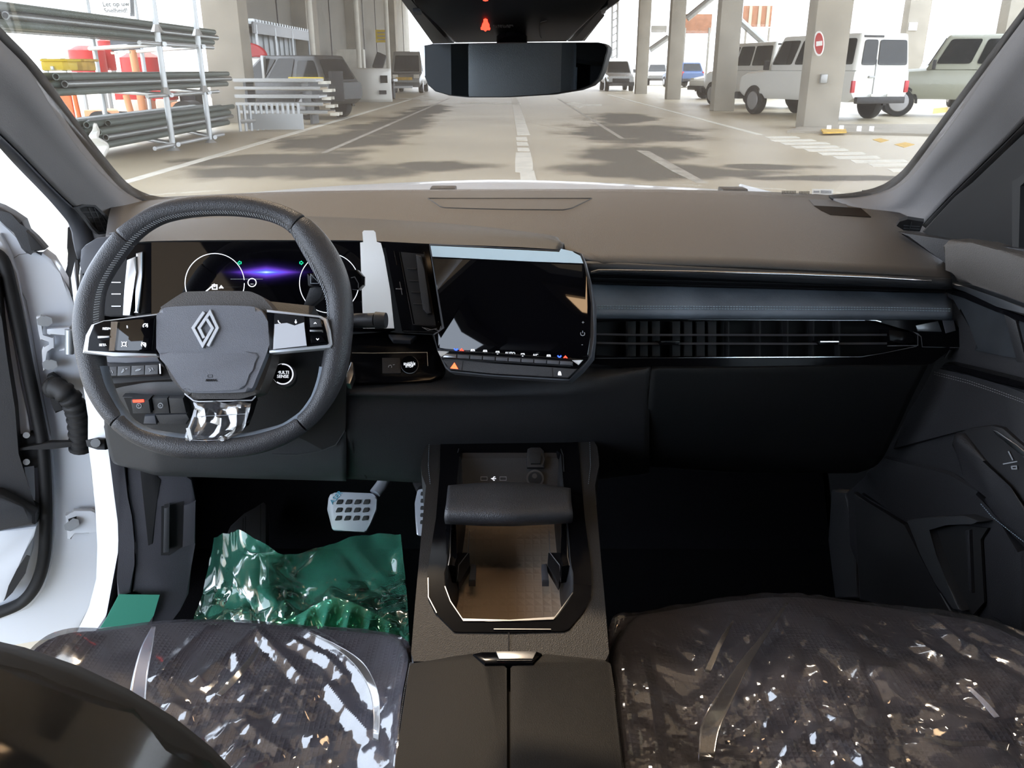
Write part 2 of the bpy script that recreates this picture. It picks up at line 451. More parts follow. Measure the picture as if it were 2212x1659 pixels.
def flat_poly(name, px, z0, z1, mat, parent):
    bm = bmesh.new(); prism(bm, [G(x, y, z1) for x, y in px], V((0, 0, z0 - z1))); return from_bm(name, bm, mat, parent, 0)
def strip(name, a, b, wd, mat, parent, z=.006):
    a = V(a); b = V(b); d = (b - a).normalized(); s = V((-d.y, d.x, 0)) * wd / 2
    bm = bmesh.new(); prism(bm, [V((p.x, p.y, z)) for p in (a - s, b - s, b + s, a + s)], V((0, 0, -z))); return from_bm(name, bm, mat, parent, 0)
# lane markings, slightly proud of the asphalt
strip('road_line', G(250, 400), G(916, 206), .17, m_line, floor)
strip('road_line', G(1312, 204), G(1640, 291), .16, m_line, floor)
strip('road_line', G(1110, 208), G(1131, 292), .28, m_line, floor)
for y0, y1 in ((296, 303), (307, 314), (319, 326)): flat_poly('road_line', [(1114 + (y0 - 296) * .13, y0), (1137 + (y0 - 296) * .2, y0), (1138.5 + (y1 - 296) * .2, y1), (1115 + (y1 - 296) * .13, y1)], 0, .006, m_line, floor)
flat_poly('road_line', b3([(1005, 1300), (1130, 1300), (1150, 1390), (1150, 1445), (1100, 1470), (1000, 1465), (998, 1380)]), 0, .006, m_line, floor)
flat_poly('road_line', b3([(1040, 1460), (1160, 1455), (1195, 1600), (1050, 1600)]), 0, .007, m_line, floor)
flat_poly('road_line', b3([(510, 872), (1045, 878), (1045, 892), (515, 884)]), 0, .006, m_line, floor)
flat_poly('road_arrow', b3([(1430, 885), (1500, 870), (1590, 888), (1735, 890), (1740, 902), (1580, 905), (1545, 920), (1495, 905)]), 0, .006, m_line, floor)
flat_poly('road_arrow', b2([(1560, 840), (1760, 835), (1780, 820), (1950, 855), (1780, 862), (1760, 850)]), 0, .006, m_line, floor)
strip('road_line', G(700, 330), G(972, 212), .10, M('worn_paint', (.42, .40, .35), .8, var=(4, .3)), floor, .003)
strip('road_line', G(1205, 213), G(1345, 300), .10, bpy.data.materials['worn_paint'], floor, .003)
flat_poly('road_line', b4([(530, 1280), (640, 1290), (920, 1440), (1140, 1560), (1050, 1560), (840, 1460)]), 0, .004, bpy.data.materials['worn_paint'], floor)
for k, (x0, x1, yy) in enumerate([(0, 260, 1165), (40, 400, 1190), (130, 520, 1215), (220, 600, 1243), (330, 680, 1270), (450, 830, 1300), (580, 950, 1332), (730, 1190, 1365), (880, 1260, 1395), (1050, 1260, 1440)]):
    flat_poly('crossing_stripe', b5([(x0, yy), (x1, yy - 4), (x1 + 40, yy + 11 + k), (x0 + 45, yy + 17 + k)]), 0, .006, m_line, floor)
for p in ([(920, 1190), (985, 1178), (1060, 1195), (990, 1215)], [(1105, 1232), (1200, 1212), (1280, 1232), (1190, 1258)], [(1440, 925), (1560, 915), (1560, 955), (1430, 970)]):
    flat_poly('yellow_marking', b5(p), 0, .006, m_liney, floor)
flat_poly('raised_walkway', [(1700, 282), (1742, 268), (2300, 268), (2300, 296)], -.02, .05, m_conc, floor)

# building
m_ceil = M('roof_slab', (.42, .33, .26), .9)
def ceil(x0, x1, y0, y1, n='ceiling'):
    return tag(box(n, ((x0 + x1) / 2, (y0 + y1) / 2, 7.05), (x1 - x0, y1 - y0, .3), m_ceil), kind='structure')
ceil(-7.6, -1.65, -12, 16); ceil(-.35, 12, -12, 19); ceil(-1.65, -.35, -12, 5.5); ceil(-1.65, -.35, 7.7, 19); ceil(-10, -7.6, 16.6, 19); ceil(-7.6, -1.65, 16, 19); ceil(-10, 12, 19, 78)  # unseen roof; its gap and left notch are shaped to let sun in
def column(x0, x1, y0, y1, label, h=6.9):
    o = box('concrete_column', ((x0 + x1) / 2, (y0 + y1) / 2, h / 2), (x1 - x0, y1 - y0, h), m_conc, bevel=.02)
    return tag(o, label, 'column', kind='structure')
gl = G(495, 265)
column(-8.0, -7.05, gl.y - .1, gl.y + .75, 'concrete column between the pipe rack and the wrecked car')
cols_r = [(1735, 1820, 278), (1541, 1593, 240), (1440, 1475, 215), (1373, 1402, 203)]
for (a, b, y), lb in zip(cols_r, ['concrete column carrying the round no-entry sign', 'concrete column in front of the farther white off-road wagon', 'grey concrete column third along the lane from the sign column', 'slim far concrete column beside the pickup']):
    g0 = G(a, y); g1 = G(b, y); wd = (g1.x - g0.x)
    column(g0.x, g1.x - .12, g0.y, g0.y + .62, lb)
for px, Y, lb in ((1968, 38, 'back-row concrete column above the black pickup bed'), (2185, 30, 'back-row concrete column at the edge of the pillar')):
    p = PY(px, 150, Y); column(p.x - .45, p.x + .45, Y, Y + .6, lb)
sg = thing('column_plate', 'small white notice plate on the back-row column', 'sign', PY(1972, 57, 37.98))
box('plate', PY(1972, 57, 37.96), (.35, .03, .3), m_paper, sg)
wall = box('wall_left', (-9.2, 54, 3.45), (.3, 51, 6.9), m_conc2); tag(wall, kind='structure')
for y in range(30, 80, 5): box('panel_joint', (-9.03, y, 3.45), (.04, .06, 6.9), m_dark, wall)
for px, Y, hw in ((655, 38.4, 1.1), (770, 50, .8), (872, 66, .6)):
    p = PY(px, 150, Y); box('wall_pier', (-8.75, Y, 3.45), (.6, hw * 2, 6.9), m_conc, wall)
# corrugated shelter along the wall
sh = thing('corrugated_shelter', 'corrugated steel shelter with canopy against the concrete wall', 'shelter', (-8.7, 33, 0))
for i in range(22): box('corrugated_sheet', (-8.95 + (.04 if i % 2 else 0), 29.2 + i * .36, 1.25), (.06, .35, 2.5), m_corr, sh)
box('canopy', (-8.7, 33.0, 2.75), (.8, 8.0, .08), m_corr, sh)
for i in range(22): box('canopy_rib', (-8.7, 29.2 + i * .36, 2.83), (.8, .14, .08), m_galv, sh)
box('fascia', (-8.3, 33.0, 2.6), (.06, 8.0, .34), m_wreck, sh)
for y in (29.3, 31.6, 34, 36.8): cyl('post', (-8.3, y, 0), (-8.3, y, 2.7), .05, m_galv, sh, 10)
# white poles in front of the wall
for (xt, xb, yb), lb in zip([(671, 682, 248), (769, 781, 215), (833, 843, 208)], ['thick pale pole rising behind the wrecked car', 'white pole beside the pile of bumper parts', 'white pole next to the silver van']):
    g = G(xb, yb)
    if yb > 240: g = PY(679, 150, 33.5); g.z = 0
    tag(cyl('pole', g, g + V((0, 0, 6.85)), .10 if yb > 220 else .11, m_line, None, 12), lb, 'pole')
ys = thing('yellow_sign', 'small yellow notice sign on the far wall', 'sign', PY(824, 78, 58)); p = PY(824, 78, 58)
box('board', p, (.75, .05, .75), m_yellow, ys)
for k in (-.2, 0, .2): box('text_line', p + V((0, -.04, k)), (.5, .02, .07), m_tan, ys)

# ---------------------------------------------------------------- vehicles
def vehicle(name, label, cat, loc, head, paint, stations, cab=None, wins={}, wheels=(), boxes=(), sc=1.0, wr=.38, ww=.24, hub=None, group=None):
    root = thing(name, label, cat, loc)
    Mx = Matrix.Translation(V(loc)) @ Matrix.Rotation(head, 4, 'Z') @ Matrix.Scale(sc, 4)
    T = lambda p: Mx @ V(p)
    rows = []
    for (y, hw, zb, zt) in stations:
        zm = zb + (zt - zb) * .55
        half = [(hw * .90, zb), (hw, zb + (zt - zb) * .18), (hw, zm), (hw * .97, zt - (zt - zb) * .08), (hw * .88, zt)]
        ring = [(x, z) for x, z in half] + [(-x, z) for x, z in half[::-1]]
        rows.append([T((x, y, z)) for x, z in ring])
    bm = bmesh.new(); vs = [[bm.verts.new(p) for p in r] for r in rows]; n = len(rows[0])
    for i in range(len(vs) - 1):
        for j in range(n): bm.faces.new((vs[i][j], vs[i][(j + 1) % n], vs[i + 1][(j + 1) % n], vs[i + 1][j]))
    bm.faces.new(vs[0]); bm.faces.new(vs[-1][::-1])
    from_bm('body', bm, paint, root, 40)
    if cab:
        yb0, yb1, yt0, yt1, zb, zt, wb, wt = cab
        base = [(-wb, yb0, zb), (wb, yb0, zb), (wb, yb1, zb), (-wb, yb1, zb)]
        top = [(-wt, yt0, zt), (wt, yt0, zt), (wt, yt1, zt), (-wt, yt1, zt)]
        bm = bmesh.new(); B = [bm.verts.new(T(p)) for p in base]; U = [bm.verts.new(T(p)) for p in top]
        bm.faces.new(B[::-1]); bm.faces.new(U)
        for i in range(4): bm.faces.new((B[i], B[(i + 1) % 4], U[(i + 1) % 4], U[i]))
        bmesh.ops.bevel(bm, geom=[e for e in bm.edges if not (e.verts[0] in B and e.verts[1] in B)], offset=.09 * sc, segments=3, affect='EDGES', profile=.6)
        from_bm('cabin', bm, paint, root, 40)
        quads = {'left': (0, 3), 'right': (1, 2), 'rear': (0, 1), 'front': (3, 2)}
        for side, lst in wins.items():
            i, j = quads[side]
            a, b, c, d = V(base[i]), V(base[j]), V(top[j]), V(top[i])
            nrm = (b - a).cross(d - a).normalized(); ctr = V((0, (yb0 + yb1) / 2, (zb + zt) / 2))
            if nrm.dot((a + c) / 2 - ctr) < 0: nrm = -nrm
            for (u0, u1, v0, v1) in lst:
                q = lambda u, v: a.lerp(b, u).lerp(d.lerp(c, u), v) + nrm * .02
                pts = rnd([q(u0, v0), q(u1, v0), q(u1, v1), q(u0, v1)], .07, 3)
                bm = bmesh.new(); prism(bm, [T(p) for p in pts], (Mx.to_3x3() @ nrm) * -.04)
                from_bm('window', bm, m_carglass, root, 30)
    hubm = hub or m_steelrim
    for (x, y) in wheels:
        s = 1 if x > 0 else -1; x_ = x - s * ww / 2
        bm = bmesh.new()
        prof = [(-ww / 2, wr * .72), (-ww / 2, wr * .93), (-ww * .36, wr), (ww * .36, wr), (ww / 2, wr * .93), (ww / 2, wr * .72)]
        rings = [[bm.verts.new(T((x_ + px, y + cos(2 * pi * k / 24) * r, wr + sin(2 * pi * k / 24) * r))) for k in range(24)] for px, r in prof]
        for A, Bq in zip(rings, rings[1:]):
            for k in range(24): bm.faces.new((A[k], A[(k + 1) % 24], Bq[(k + 1) % 24], Bq[k]))
        bm.faces.new(rings[0]); bm.faces.new(rings[-1])
        wo = from_bm('wheel', bm, m_tyre, root, 40)
        bm = bmesh.new(); tube_bm(bm, [T((x + s * .005, y, wr)), T((x + s * .02, y, wr)), T((x + s * .03, y, wr))], [wr * .66 * sc, wr * .62 * sc, wr * .25 * sc], 20)
        from_bm('rim', bm, hubm, wo, 40)
        bm = bmesh.new()   # dark wheel arch standing proud of the body side
        pts = [(x - s * .01, y + cos(pi * k / 14) * wr * 1.22, wr * .9 + sin(pi * k / 14) * wr * 1.2) for k in range(15)]
        inn = [(x - s * .01, y + cos(pi * k / 14) * wr * 1.06, wr * .9 + sin(pi * k / 14) * wr * 1.05) for k in range(15)]
        prism(bm, [T(p) for p in pts + inn[::-1]], (Mx.to_3x3() @ V((-s, 0, 0))) * .1); from_bm('wheel_arch', bm, m_tyre, root, 30)
    for (nm, c, s, mt) in boxes:
        bm = bmesh.new(); box_bm(bm, c, s, bevel=min(s) * .2); bmesh.ops.transform(bm, matrix=Mx, verts=bm.verts); from_bm(nm, bm, mt, root, 40)
    return root
LCst = [(-2.5, .86, .55, 1.22), (-2.3, .88, .45, 1.24), (.9, .88, .45, 1.24), (1.1, .86, .45, 1.22), (2.1, .80, .45, 1.14), (2.42, .74, .55, 1.05)]
LCcab = (-2.5, 1.0, -2.44, .55, 1.2, 2.06, .86, .74)
LCw = {'left': [(.03, .36, .16, .86), (.40, .68, .16, .86), (.72, .96, .16, .86)], 'right': [(.03, .36, .16, .86), (.40, .68, .16, .86), (.72, .96, .16, .86)],
       'rear': [(.10, .36, .14, .82), (.40, .94, .14, .82)], 'front': [(.06, .94, .12, .9)]}
LCwh = [(-.86, 1.55), (.86, 1.55), (-.86, -1.42), (.86, -1.42)]
LCb = [('rear_lamp', (-.84, -2.5, .82), (.10, .06, .28), m_lamp), ('rear_lamp', (.82, -2.5, .82), (.12, .06, .28), m_lamp), ('rear_bumper', (0, -2.55, .5), (1.5, .12, .16), m_dark),
       ('number_plate', (-.2, -2.6, .62), (.28, .03, .06), m_line), ('number_plate', (.3, -2.6, .62), (.28, .03, .06), m_line), ('door_split', (-.22, -2.5, 1.0), (.02, .04, .9), m_silver), ('door_handle', (-.34, -2.53, 1.05), (.16, .05, .05), m_silver),
       ('roof_vent', (-.35, -2.44, 1.98), (.6, .04, .05), m_dark), ('front_bumper', (0, 2.5, .5), (1.6, .16, .2), m_dark), ('grille', (0, 2.45, .85), (1.0, .06, .26), m_dark), ('headlamp', (-.62, 2.36, .88), (.2, .1, .2), m_line), ('headlamp', (.62, 2.36, .88), (.2, .1, .2), m_line),
       ('side_mirror', (-1.0, .85, 1.32), (.16, .08, .24), m_dark), ('side_mirror', (1.0, .85, 1.32), (.16, .08, .24), m_dark), ('wing_vent', (.87, 1.25, 1.0), (.03, .3, .1), m_dark)]
hd = radians(20)
fw = V((-sin(hd), cos(hd), 0)); rt = V((cos(hd), sin(hd), 0))
pr = G(1815, 258); loc6 = pr + fw * 1.42 * 1.1 + rt * .86 * 1.1 + V((-.62, 0, 0))
vehicle('white_off_road_wagon', 'white boxy off-road wagon seen from behind the no-entry column', 'car', loc6, hd, m_wpaint, LCst, LCcab, LCw, LCwh, LCb, 1.10)
hd5 = radians(14); fw5 = V((-sin(hd5), cos(hd5), 0)); rt5 = V((cos(hd5), sin(hd5), 0))
vehicle('white_off_road_wagon', 'second white off-road wagon parked one bay farther from the sign column', 'car', G(1640, 239) + fw5 * 1.42 * 1.1 + V((1.15, 2.3, 0)), hd5, m_wpaint, LCst, LCcab, LCw, LCwh, LCb, 1.10)
hd7 = radians(72); fw7 = V((-sin(hd7), cos(hd7), 0)); rt7 = V((cos(hd7), sin(hd7), 0))
p7 = G(1972, 252)
vehicle('shaded_off_road_wagon', 'shadow-toned grey-green off-road wagon pointing towards the lane behind the windshield pillar', 'car', p7 - fw7 * 1.55 * 1.12 + rt7 * .86 * 1.12 + V((-.5, 0, 0)), hd7, m_gpaint, LCst, LCcab, LCw, LCwh, [b for b in LCb if b[0] not in ('number_plate', 'door_split')], 1.12)
pkst = [(-2.6, .84, .5, 1.0), (-.5, .86, .45, 1.02), (.6, .86, .45, 1.02), (1.9, .82, .45, .98), (2.4, .74, .5, .86)]
vehicle('black_pickup', 'black pickup with a covered bed between two off-road wagons', 'car', V((17.2, 31.5, 0)), radians(165), m_rubber, pkst, (-.4, 1.4, -.3, .7, 1.0, 1.62, .82, .66), {'left': [(.06, .46, .15, .85), (.52, .92, .15, .85)], 'right': [(.06, .46, .15, .85), (.52, .92, .15, .85)], 'front': [(.06, .94, .1, .9)]}, [(-.86, 1.5), (.86, 1.5), (-.86, -1.5), (.86, -1.5)], [('bed_cover', (0, -1.6, 1.06), (1.6, 1.9, .1), m_brown)], 1.25)
vehicle('silver_pickup', 'silver pickup facing the viewer far down the lane', 'car', G(1338, 197) + V((0, 2, 0)), radians(180), m_silver, pkst, (-.6, 1.2, -.4, .5, 1.0, 1.72, .80, .64), {'front': [(.06, .94, .08, .92)], 'left': [(.1, .9, .15, .85)]}, [(-.86, 1.5), (.86, 1.5), (-.86, -1.5), (.86, -1.5)],
        [('grille', (0, 2.42, .62), (1.0, .08, .22), m_rubber), ('front_bumper', (0, 2.48, .42), (1.6, .12, .22), m_rubber), ('indicator', (-.6, 2.45, .5), (.16, .1, .06), m_lamp), ('headlamp', (.66, 2.32, .76), (.3, .1, .14), m_line), ('headlamp', (-.66, 2.32, .76), (.3, .1, .14), m_line), ('side_mirror', (1.0, .9, 1.15), (.2, .08, .2), m_dark), ('side_mirror', (-1.0, .9, 1.15), (.2, .08, .2), m_dark)], 1.08)
hatch = [(-1.9, .70, .45, .85), (-1.75, .78, .35, .95), (1.0, .78, .35, .92), (1.7, .72, .38, .80), (1.95, .6, .45, .7)]
hcab = (-1.75, .95, -1.45, .2, .92, 1.48, .75, .60)
hw_ = {'left': [(.06, .48, .12, .86), (.52, .92, .12, .86)], 'right': [(.06, .48, .12, .86), (.52, .92, .12, .86)], 'rear': [(.08, .92, .12, .85)], 'front': [(.06, .94, .1, .9)]}
hwh = [(-.78, 1.2), (.78, 1.2), (-.78, -1.2), (.78, -1.2)]
hb = [('front_bumper', (0, 1.95, .42), (1.3, .1, .16), m_dark), ('rear_bumper', (0, -1.92, .45), (1.4, .1, .16), m_dark), ('headlamp', (.55, 1.78, .72), (.26, .14, .14), m_line), ('headlamp', (-.55, 1.78, .72), (.26, .14, .14), m_line), ('rear_lamp', (.66, -1.84, .8), (.12, .08, .3), m_lamp), ('rear_lamp', (-.66, -1.84, .8), (.12, .08, .3), m_lamp)]
p = G(1472, 188); vehicle('blue_hatchback', 'blue hatchback far off between two concrete columns', 'car', p, radians(10), m_blue, hatch, hcab, hw_, hwh, hb, 1.25, .3)
p = G(1418, 184); vehicle('grey_hatchback', 'grey hatchback half hidden by the slim far column', 'car', p, radians(170), m_silver, hatch, hcab, hw_, hwh, hb, 1.2, .3)
p = G(1548, 214); vehicle('white_hatchback', 'white hatchback nosing out behind the middle column', 'car', p + V((1.2, .8, 0)), radians(110), m_wpaint, hatch, hcab, hw_, hwh, hb, 1.2, .3)
van = [(-2.3, .88, .4, 1.15), (1.6, .90, .4, 1.15), (2.2, .84, .4, .95), (2.4, .78, .45, .75)]
p = G(882, 201); vehicle('silver_van', 'silver delivery van parked at the end of the wall', 'van', p + V((-.1, 2.4, 0)), radians(180), m_silver, van, (-2.3, 1.9, -2.3, 1.2, 1.1, 2.25, .88, .78), {'front': [(.08, .92, .05, .8)], 'left': [(.7, .95, .1, .75)], 'right': [(.7, .95, .1, .75)]}, [(-.88, 1.5), (.88, 1.5), (-.88, -1.5), (.88, -1.5)],
        [('number_plate', (.1, 2.44, .78), (.95, .05, .16), m_liney), ('front_bumper', (0, 2.44, .45), (1.6, .1, .26), m_wreck), ('headlamp', (.6, 2.34, .9), (.3, .1, .2), m_line), ('headlamp', (-.6, 2.34, .9), (.3, .1, .2), m_line), ('wiper', (0, 1.85, 1.2), (.9, .05, .04), m_dark), ('side_mirror', (1.0, 1.7, 1.3), (.2, .1, .3), m_dark), ('side_mirror', (-1.0, 1.7, 1.3), (.2, .1, .3), m_dark)], 1.05)
# wrecked estate: body shell without doors
hw0 = radians(62)
pw = G(724, 252); fww = V((-sin(hw0), cos(hw0), 0)); rtw = V((cos(hw0), sin(hw0), 0))
wreck = vehicle('wrecked_car', 'dark grey wrecked estate car with stripped doors beside stacked ladders', 'car', V((-6.75, 26.3, 0)), hw0, m_wreck,
        [(-2.3, .72, .55, 1.0), (-2.0, .84, .4, 1.05), (1.0, .84, .4, 1.03), (1.9, .80, .45, .92), (2.4, .66, .5, .75)], (-2.15, 1.15, -1.75, .2, 1.0, 1.72, .80, .62),
        {'left': [(.04, .30, .16, .80), (.36, .64, .10, .88), (.68, .94, .10, .86)], 'right': [(.04, .30, .16, .80), (.36, .64, .10, .88), (.68, .94, .10, .86)], 'rear': [(.1, .9, .1, .85)], 'front': [(.06, .94, .08, .92)]},
        [(-.86, -1.45), (.86, -1.45), (-.86, 1.45), (.86, 1.45)],
        [('yellow_strip', (-.83, -1.55, 1.10), (.05, 1.25, .09), m_yellow), ('door_pillar', (-.74, .05, 1.36), (.12, .1, .72), m_silver), ('tail_panel', (-.5, -2.35, .9), (.5, .12, .8), m_rubber)], 1.0, .36, group=None)
# ---------------------------------------------------------------- pipe rack and yard things on the driver's side
rk = thing('scaffold_rack', 'galvanised scaffold pipe rack standing beside the lane line', 'rack', (-6.6, 16, 0))
posts = [(375, 325), (455, 308), (235, 294), (330, 274)]
PG = [G(*p) for p in posts]
for g in PG:
    cyl('post', g, g + V((0, 0, 3.9)), .05, m_galv, rk, 12)
    cyl('foot', g, g + V((0, 0, .06)), .12, m_galv, rk, 12, .05)
    for z in (1.0, 2.0): cyl('coupler', g + V((0, 0, z - .06)), g + V((0, 0, z + .06)), .11, m_galv, rk, 8, .05)
for z in (.10, .93, 1.75):
    for a, b in ((0, 2), (1, 3)):
        A, B = PG[a], PG[b]; cyl('ledger', A + V((.1, 0, z)), B + V((-.1, 0, z)), .04, m_galv, rk, 10)
    cyl('rail', PG[0] + V((0, -.8, z)), PG[1] + V((0, .8, z)), .035, m_galv, rk, 10)
def pipe(name, x, y0, y1, z, r, mat, label, group, proto={}):
    key = (round(y1 - y0, 2), r, mat.name)
    if key not in proto:
        bm = bmesh.new(); L_ = y1 - y0
        prof = [(0, r), (L_, r), (L_, r * .75), (0, r * .75)]
        rings = [[bm.verts.new((cos(2 * pi * k / 10) * q, yy, sin(2 * pi * k / 10) * q)) for k in range(10)] for yy, q in prof]
        for i in range(4):
            A, B = rings[i], rings[(i + 1) % 4]
            for k in range(10): bm.faces.new((A[k], A[(k + 1) % 10], B[(k + 1) % 10], B[k]))
        o = from_bm(name, bm, mat, None, 40); proto[key] = o
    else:
        o = proto[key].copy(); o.name = name; COL.objects.link(o)
    o.location = (x, y0, z); return tag(o, label, 'pipe', group)
levels = [(1.84, 11.2, 20.2, 3, 8, m_pipe, 'scaffold tube in the stack on the top level of the pipe rack', 'tubes on the top rack level'),
          (.99, 12.4, 20.8, 3, 8, m_pipe, 'scaffold tube in the stack on the middle level of the pipe rack', 'tubes on the middle rack level'),
          (.17, 13.4, 20.6, 4, 8, m_pipe, 'scaffold tube in the stack on the lowest level of the pipe rack', 'tubes on the lowest rack level')]
for z0, y0, y1, nl, nw, mt, lb, gp in levels:
    for r_ in range(nl):
        for c_ in range(nw):
            st = (c_ * 7 + r_ * 3) % 5
            pipe('scaffold_tube', -6.45 - c_ * .118 - (r_ % 2) * .055, y0 + st * .16, y0 + st * .16 + (y1 - y0 - .8), z0 + .05 + r_ * .106, .052, m_pipes if (r_ * 5 + c_) % 4 == 1 else mt, ('bare steel ' if (r_ * 5 + c_) % 4 == 1 else 'green-grey ') + lb.replace('in the stack', ['in the bottom layer', 'in the second layer', 'in the third layer', 'in the fourth layer'][r_]), gp + (', steel' if (r_ * 5 + c_) % 4 == 1 else ', green') + ', layer %s' % 'one two three four'.split()[r_])
# low galvanised grate with spikes
gs = thing('spiked_grating', 'galvanised base grating with upright pins on the ground by the column', 'grating', G(580, 280))
gA, gB = G(520, 284), G(648, 276)
cyl('rail', gA + V((0, 0, .22)), gB + V((0, 0, .22)), .05, m_galv, gs, 8)
for k in range(12):
    q = gA.lerp(gB, k / 11); cyl('pin', q, q + V((0, 0, .58)), .035, m_galv, gs, 8)
box('plate', gA.lerp(gB, .7) + V((0, -.6, .2)), (1.3, .05, .35), m_galv, gs)
# ladders and planks stacked in front of the wreck
for k, (xa, xb, y, dep, mt, lb) in enumerate([(515, 690, 174, 22.95, m_silver, 'topmost aluminium plank of the stack before the wrecked car'), (518, 700, 191, 22.95, m_tan, 'second scaffold plank from the top of the stack, with a wooden deck'), (518, 698, 208, 22.95, m_galv, 'third aluminium plank in the stack by the wrecked car'),
                                        (520, 706, 225, 22.95, m_tan, 'wooden-deck scaffold plank above the lowest aluminium one'), (530, 716, 242, 22.95, m_tan, 'lowest wooden-deck scaffold plank near the ground')]):
    a, b = PY(xa, y, dep), PY(xb, y + 1, dep - .25)
    t = thing('scaffold_plank', lb, 'plank', (a + b) / 2, 'planks stacked before the wrecked car')
    d = (b - a); L_ = d.length; R = Matrix.Rotation(atan2(d.y, d.x), 4, 'Z')
    box('deck', (a + b) / 2, (L_, .6, .06), mt, t, R)
    zl = ((a.z + b.z) / 2 - .06) if k == 4 else .12
    for s in (-.38, .3): box('spacer', (a + b) / 2 + R @ V((s * L_, 0, -.035 - zl / 2)), (.07, .5, zl), m_wreck, t, R)
    for s in (-1, 1): box('side_rail', (a + b) / 2 + R @ V((0, s * .31, .02)), (L_, .04, .07), m_silver, t, R)
    box('hook', b + V((.1, -.1, -.04)), (.22, .08, .07), m_line, t, R); box('hook', b + V((.1, .35, -.04)), (.22, .08, .07), m_line, t, R)
tag(tube('hose_coil', [G(530 + 40 * cos(t) + 60, 248 + 6 * sin(t), .1) for t in [k * 2 * pi / 24 for k in range(24)]], .09, m_rubber, None, 8, True), 'black hose loop lying under the planks', 'hose')
# bumper and front-end parts
bp = thing('bumper_shell', 'pale torn-off car bumper standing behind the wrecked car', 'car part', G(800, 222))
rows = []
for i, z in enumerate((.02, .5, .95, 1.25, 1.38)):
    g = G(800, 222); rows.append([g + V((x, .5 * (x / .8) ** 2 + (i - 2) ** 2 * .04, z)) for x in (-.85, -.5, 0, .5, .85)])
loft('shell', rows, m_wpaint, bp, 16, 3, .05)
box('lamp', G(800, 222) + V((.62, .12, .95)), (.3, .1, .3), m_carglass, bp)
box('fog_recess', G(800, 222) + V((.55, .1, .42)), (.3, .1, .16), m_dark, bp)
tl = thing('small_trailer', 'small dark-wheeled flat trailer beside the delivery van', 'trailer', G(828, 214))
q = G(826, 214)
box('bed', q + V((-.4, .6, .85)), (2.0, 1.6, .12), m_wreck, tl); box('tow_bar', q + V((.9, -.2, .55)), (1.2, .1, .1), m_galv, tl)
for s in (-.5, .5):
    cyl('wheel', q + V((s - .1, 0, .42)), q + V((s + .1, 0, .42)), .42, m_tyre, tl, 20)
box('seat_shell', q + V((-.1, .4, 1.7)), (.5, .3, .75), m_dark, tl, Matrix.Rotation(.4, 4, 'Y'), .08); box('cabinet', q + V((-1.6, 1.2, 1.75)), (1.3, .5, 1.0), m_line, tl)
# helmet-like red and white shell behind the wreck
rs = thing('roof_spoiler', 'red and white car wing part leaning behind the wrecked roof', 'car part', PY(526, 130, 29))
q = PY(526, 130, 29); rows = [[q + V((.75 * cos(a) * k, .2, .45 * sin(a) * k + .1)) for a in [pi * j / 10 for j in range(11)]] for k in (1.0, .75, .45, .15)]
loft('shell', rows, m_lamp, rs, 20, 2, .06); box('base', q + V((0, .1, -.2)), (1.5, .8, .55), m_wpaint, rs, None, .12)

# orange machine, red tanks, crate, sign
D = 22.5
def pbox(name, x0, y0, x1, y1, Y, dep, mat, parent=None, bevel=.03):
    a, b = PY(x0, y0, Y), PY(x1, y1, Y)
    return box(name, ((a.x + b.x) / 2, Y + dep / 2, (a.z + b.z) / 2), (abs(b.x - a.x), dep, abs(a.z - b.z)), mat, parent, None, bevel)
om = thing('orange_site_machine', 'orange site machine with a red-topped engine behind the pipe rack', 'machine', G(300, 262))
pbox('chassis', 180, 238, 365, 262, D, 1.0, m_peach, om); pbox('chassis_beam', 250, 262, 358, 276, D - .3, .4, m_peach, om)
pbox('engine_cover', 245, 193, 300, 217, D, 1.0, m_red, om); pbox('engine', 250, 214, 310, 246, D, .9, m_line, om)
pbox('engine_cover', 325, 195, 362, 218, D + .2, .8, m_red, om); pbox('fuel_tank', 335, 214, 362, 246, D + .1, .8, m_line, om)
cyl('exhaust_pipe', PY(286, 108, D - .2), PY(309, 242, D - .2), .09, m_peach, om, 14); cyl('boom', PY(272, 205, D - .4), PY(294, 283, D - .4), .08, m_peach, om, 12)
pbox('mudguard', 365, 220, 395, 258, D, .9, m_peach, om, .1); pbox('body_shade', 385, 195, 428, 258, D + .9, .6, m_dark, om)
cyl('wheel', PY(400, 255, D - .2), PY(400, 255, D - .2) + V((.1, .4, 0)), .42, m_tyre, om, 22); cyl('rim', PY(400, 255, D - .24), PY(400, 255, D - .2) + V((.04, .12, 0)), .26, m_peach, om, 18)
cyl('wheel', PY(215, 272, D - .2), PY(215, 272, D - .2) + V((.1, .4, 0)), .36, m_tyre, om, 22)
pbox('work_lamp', 370, 240, 379, 254, D - .1, .1, m_yellow, om)
op = thing('orange_gate_panel', 'orange sheet-metal gate panel leaning by the windshield pillar', 'panel', G(140, 275))
pbox('sheet', 112, 206, 166, 284, D - 3, .08, m_orange, op)
for a, b in (((108, 193), (160, 195)), ((158, 193), (178, 282)), ((148, 195), (152, 206))): cyl('frame_tube', PY(a[0], a[1], D - 3), PY(b[0], b[1], D - 3), .05, m_orange, op, 8)
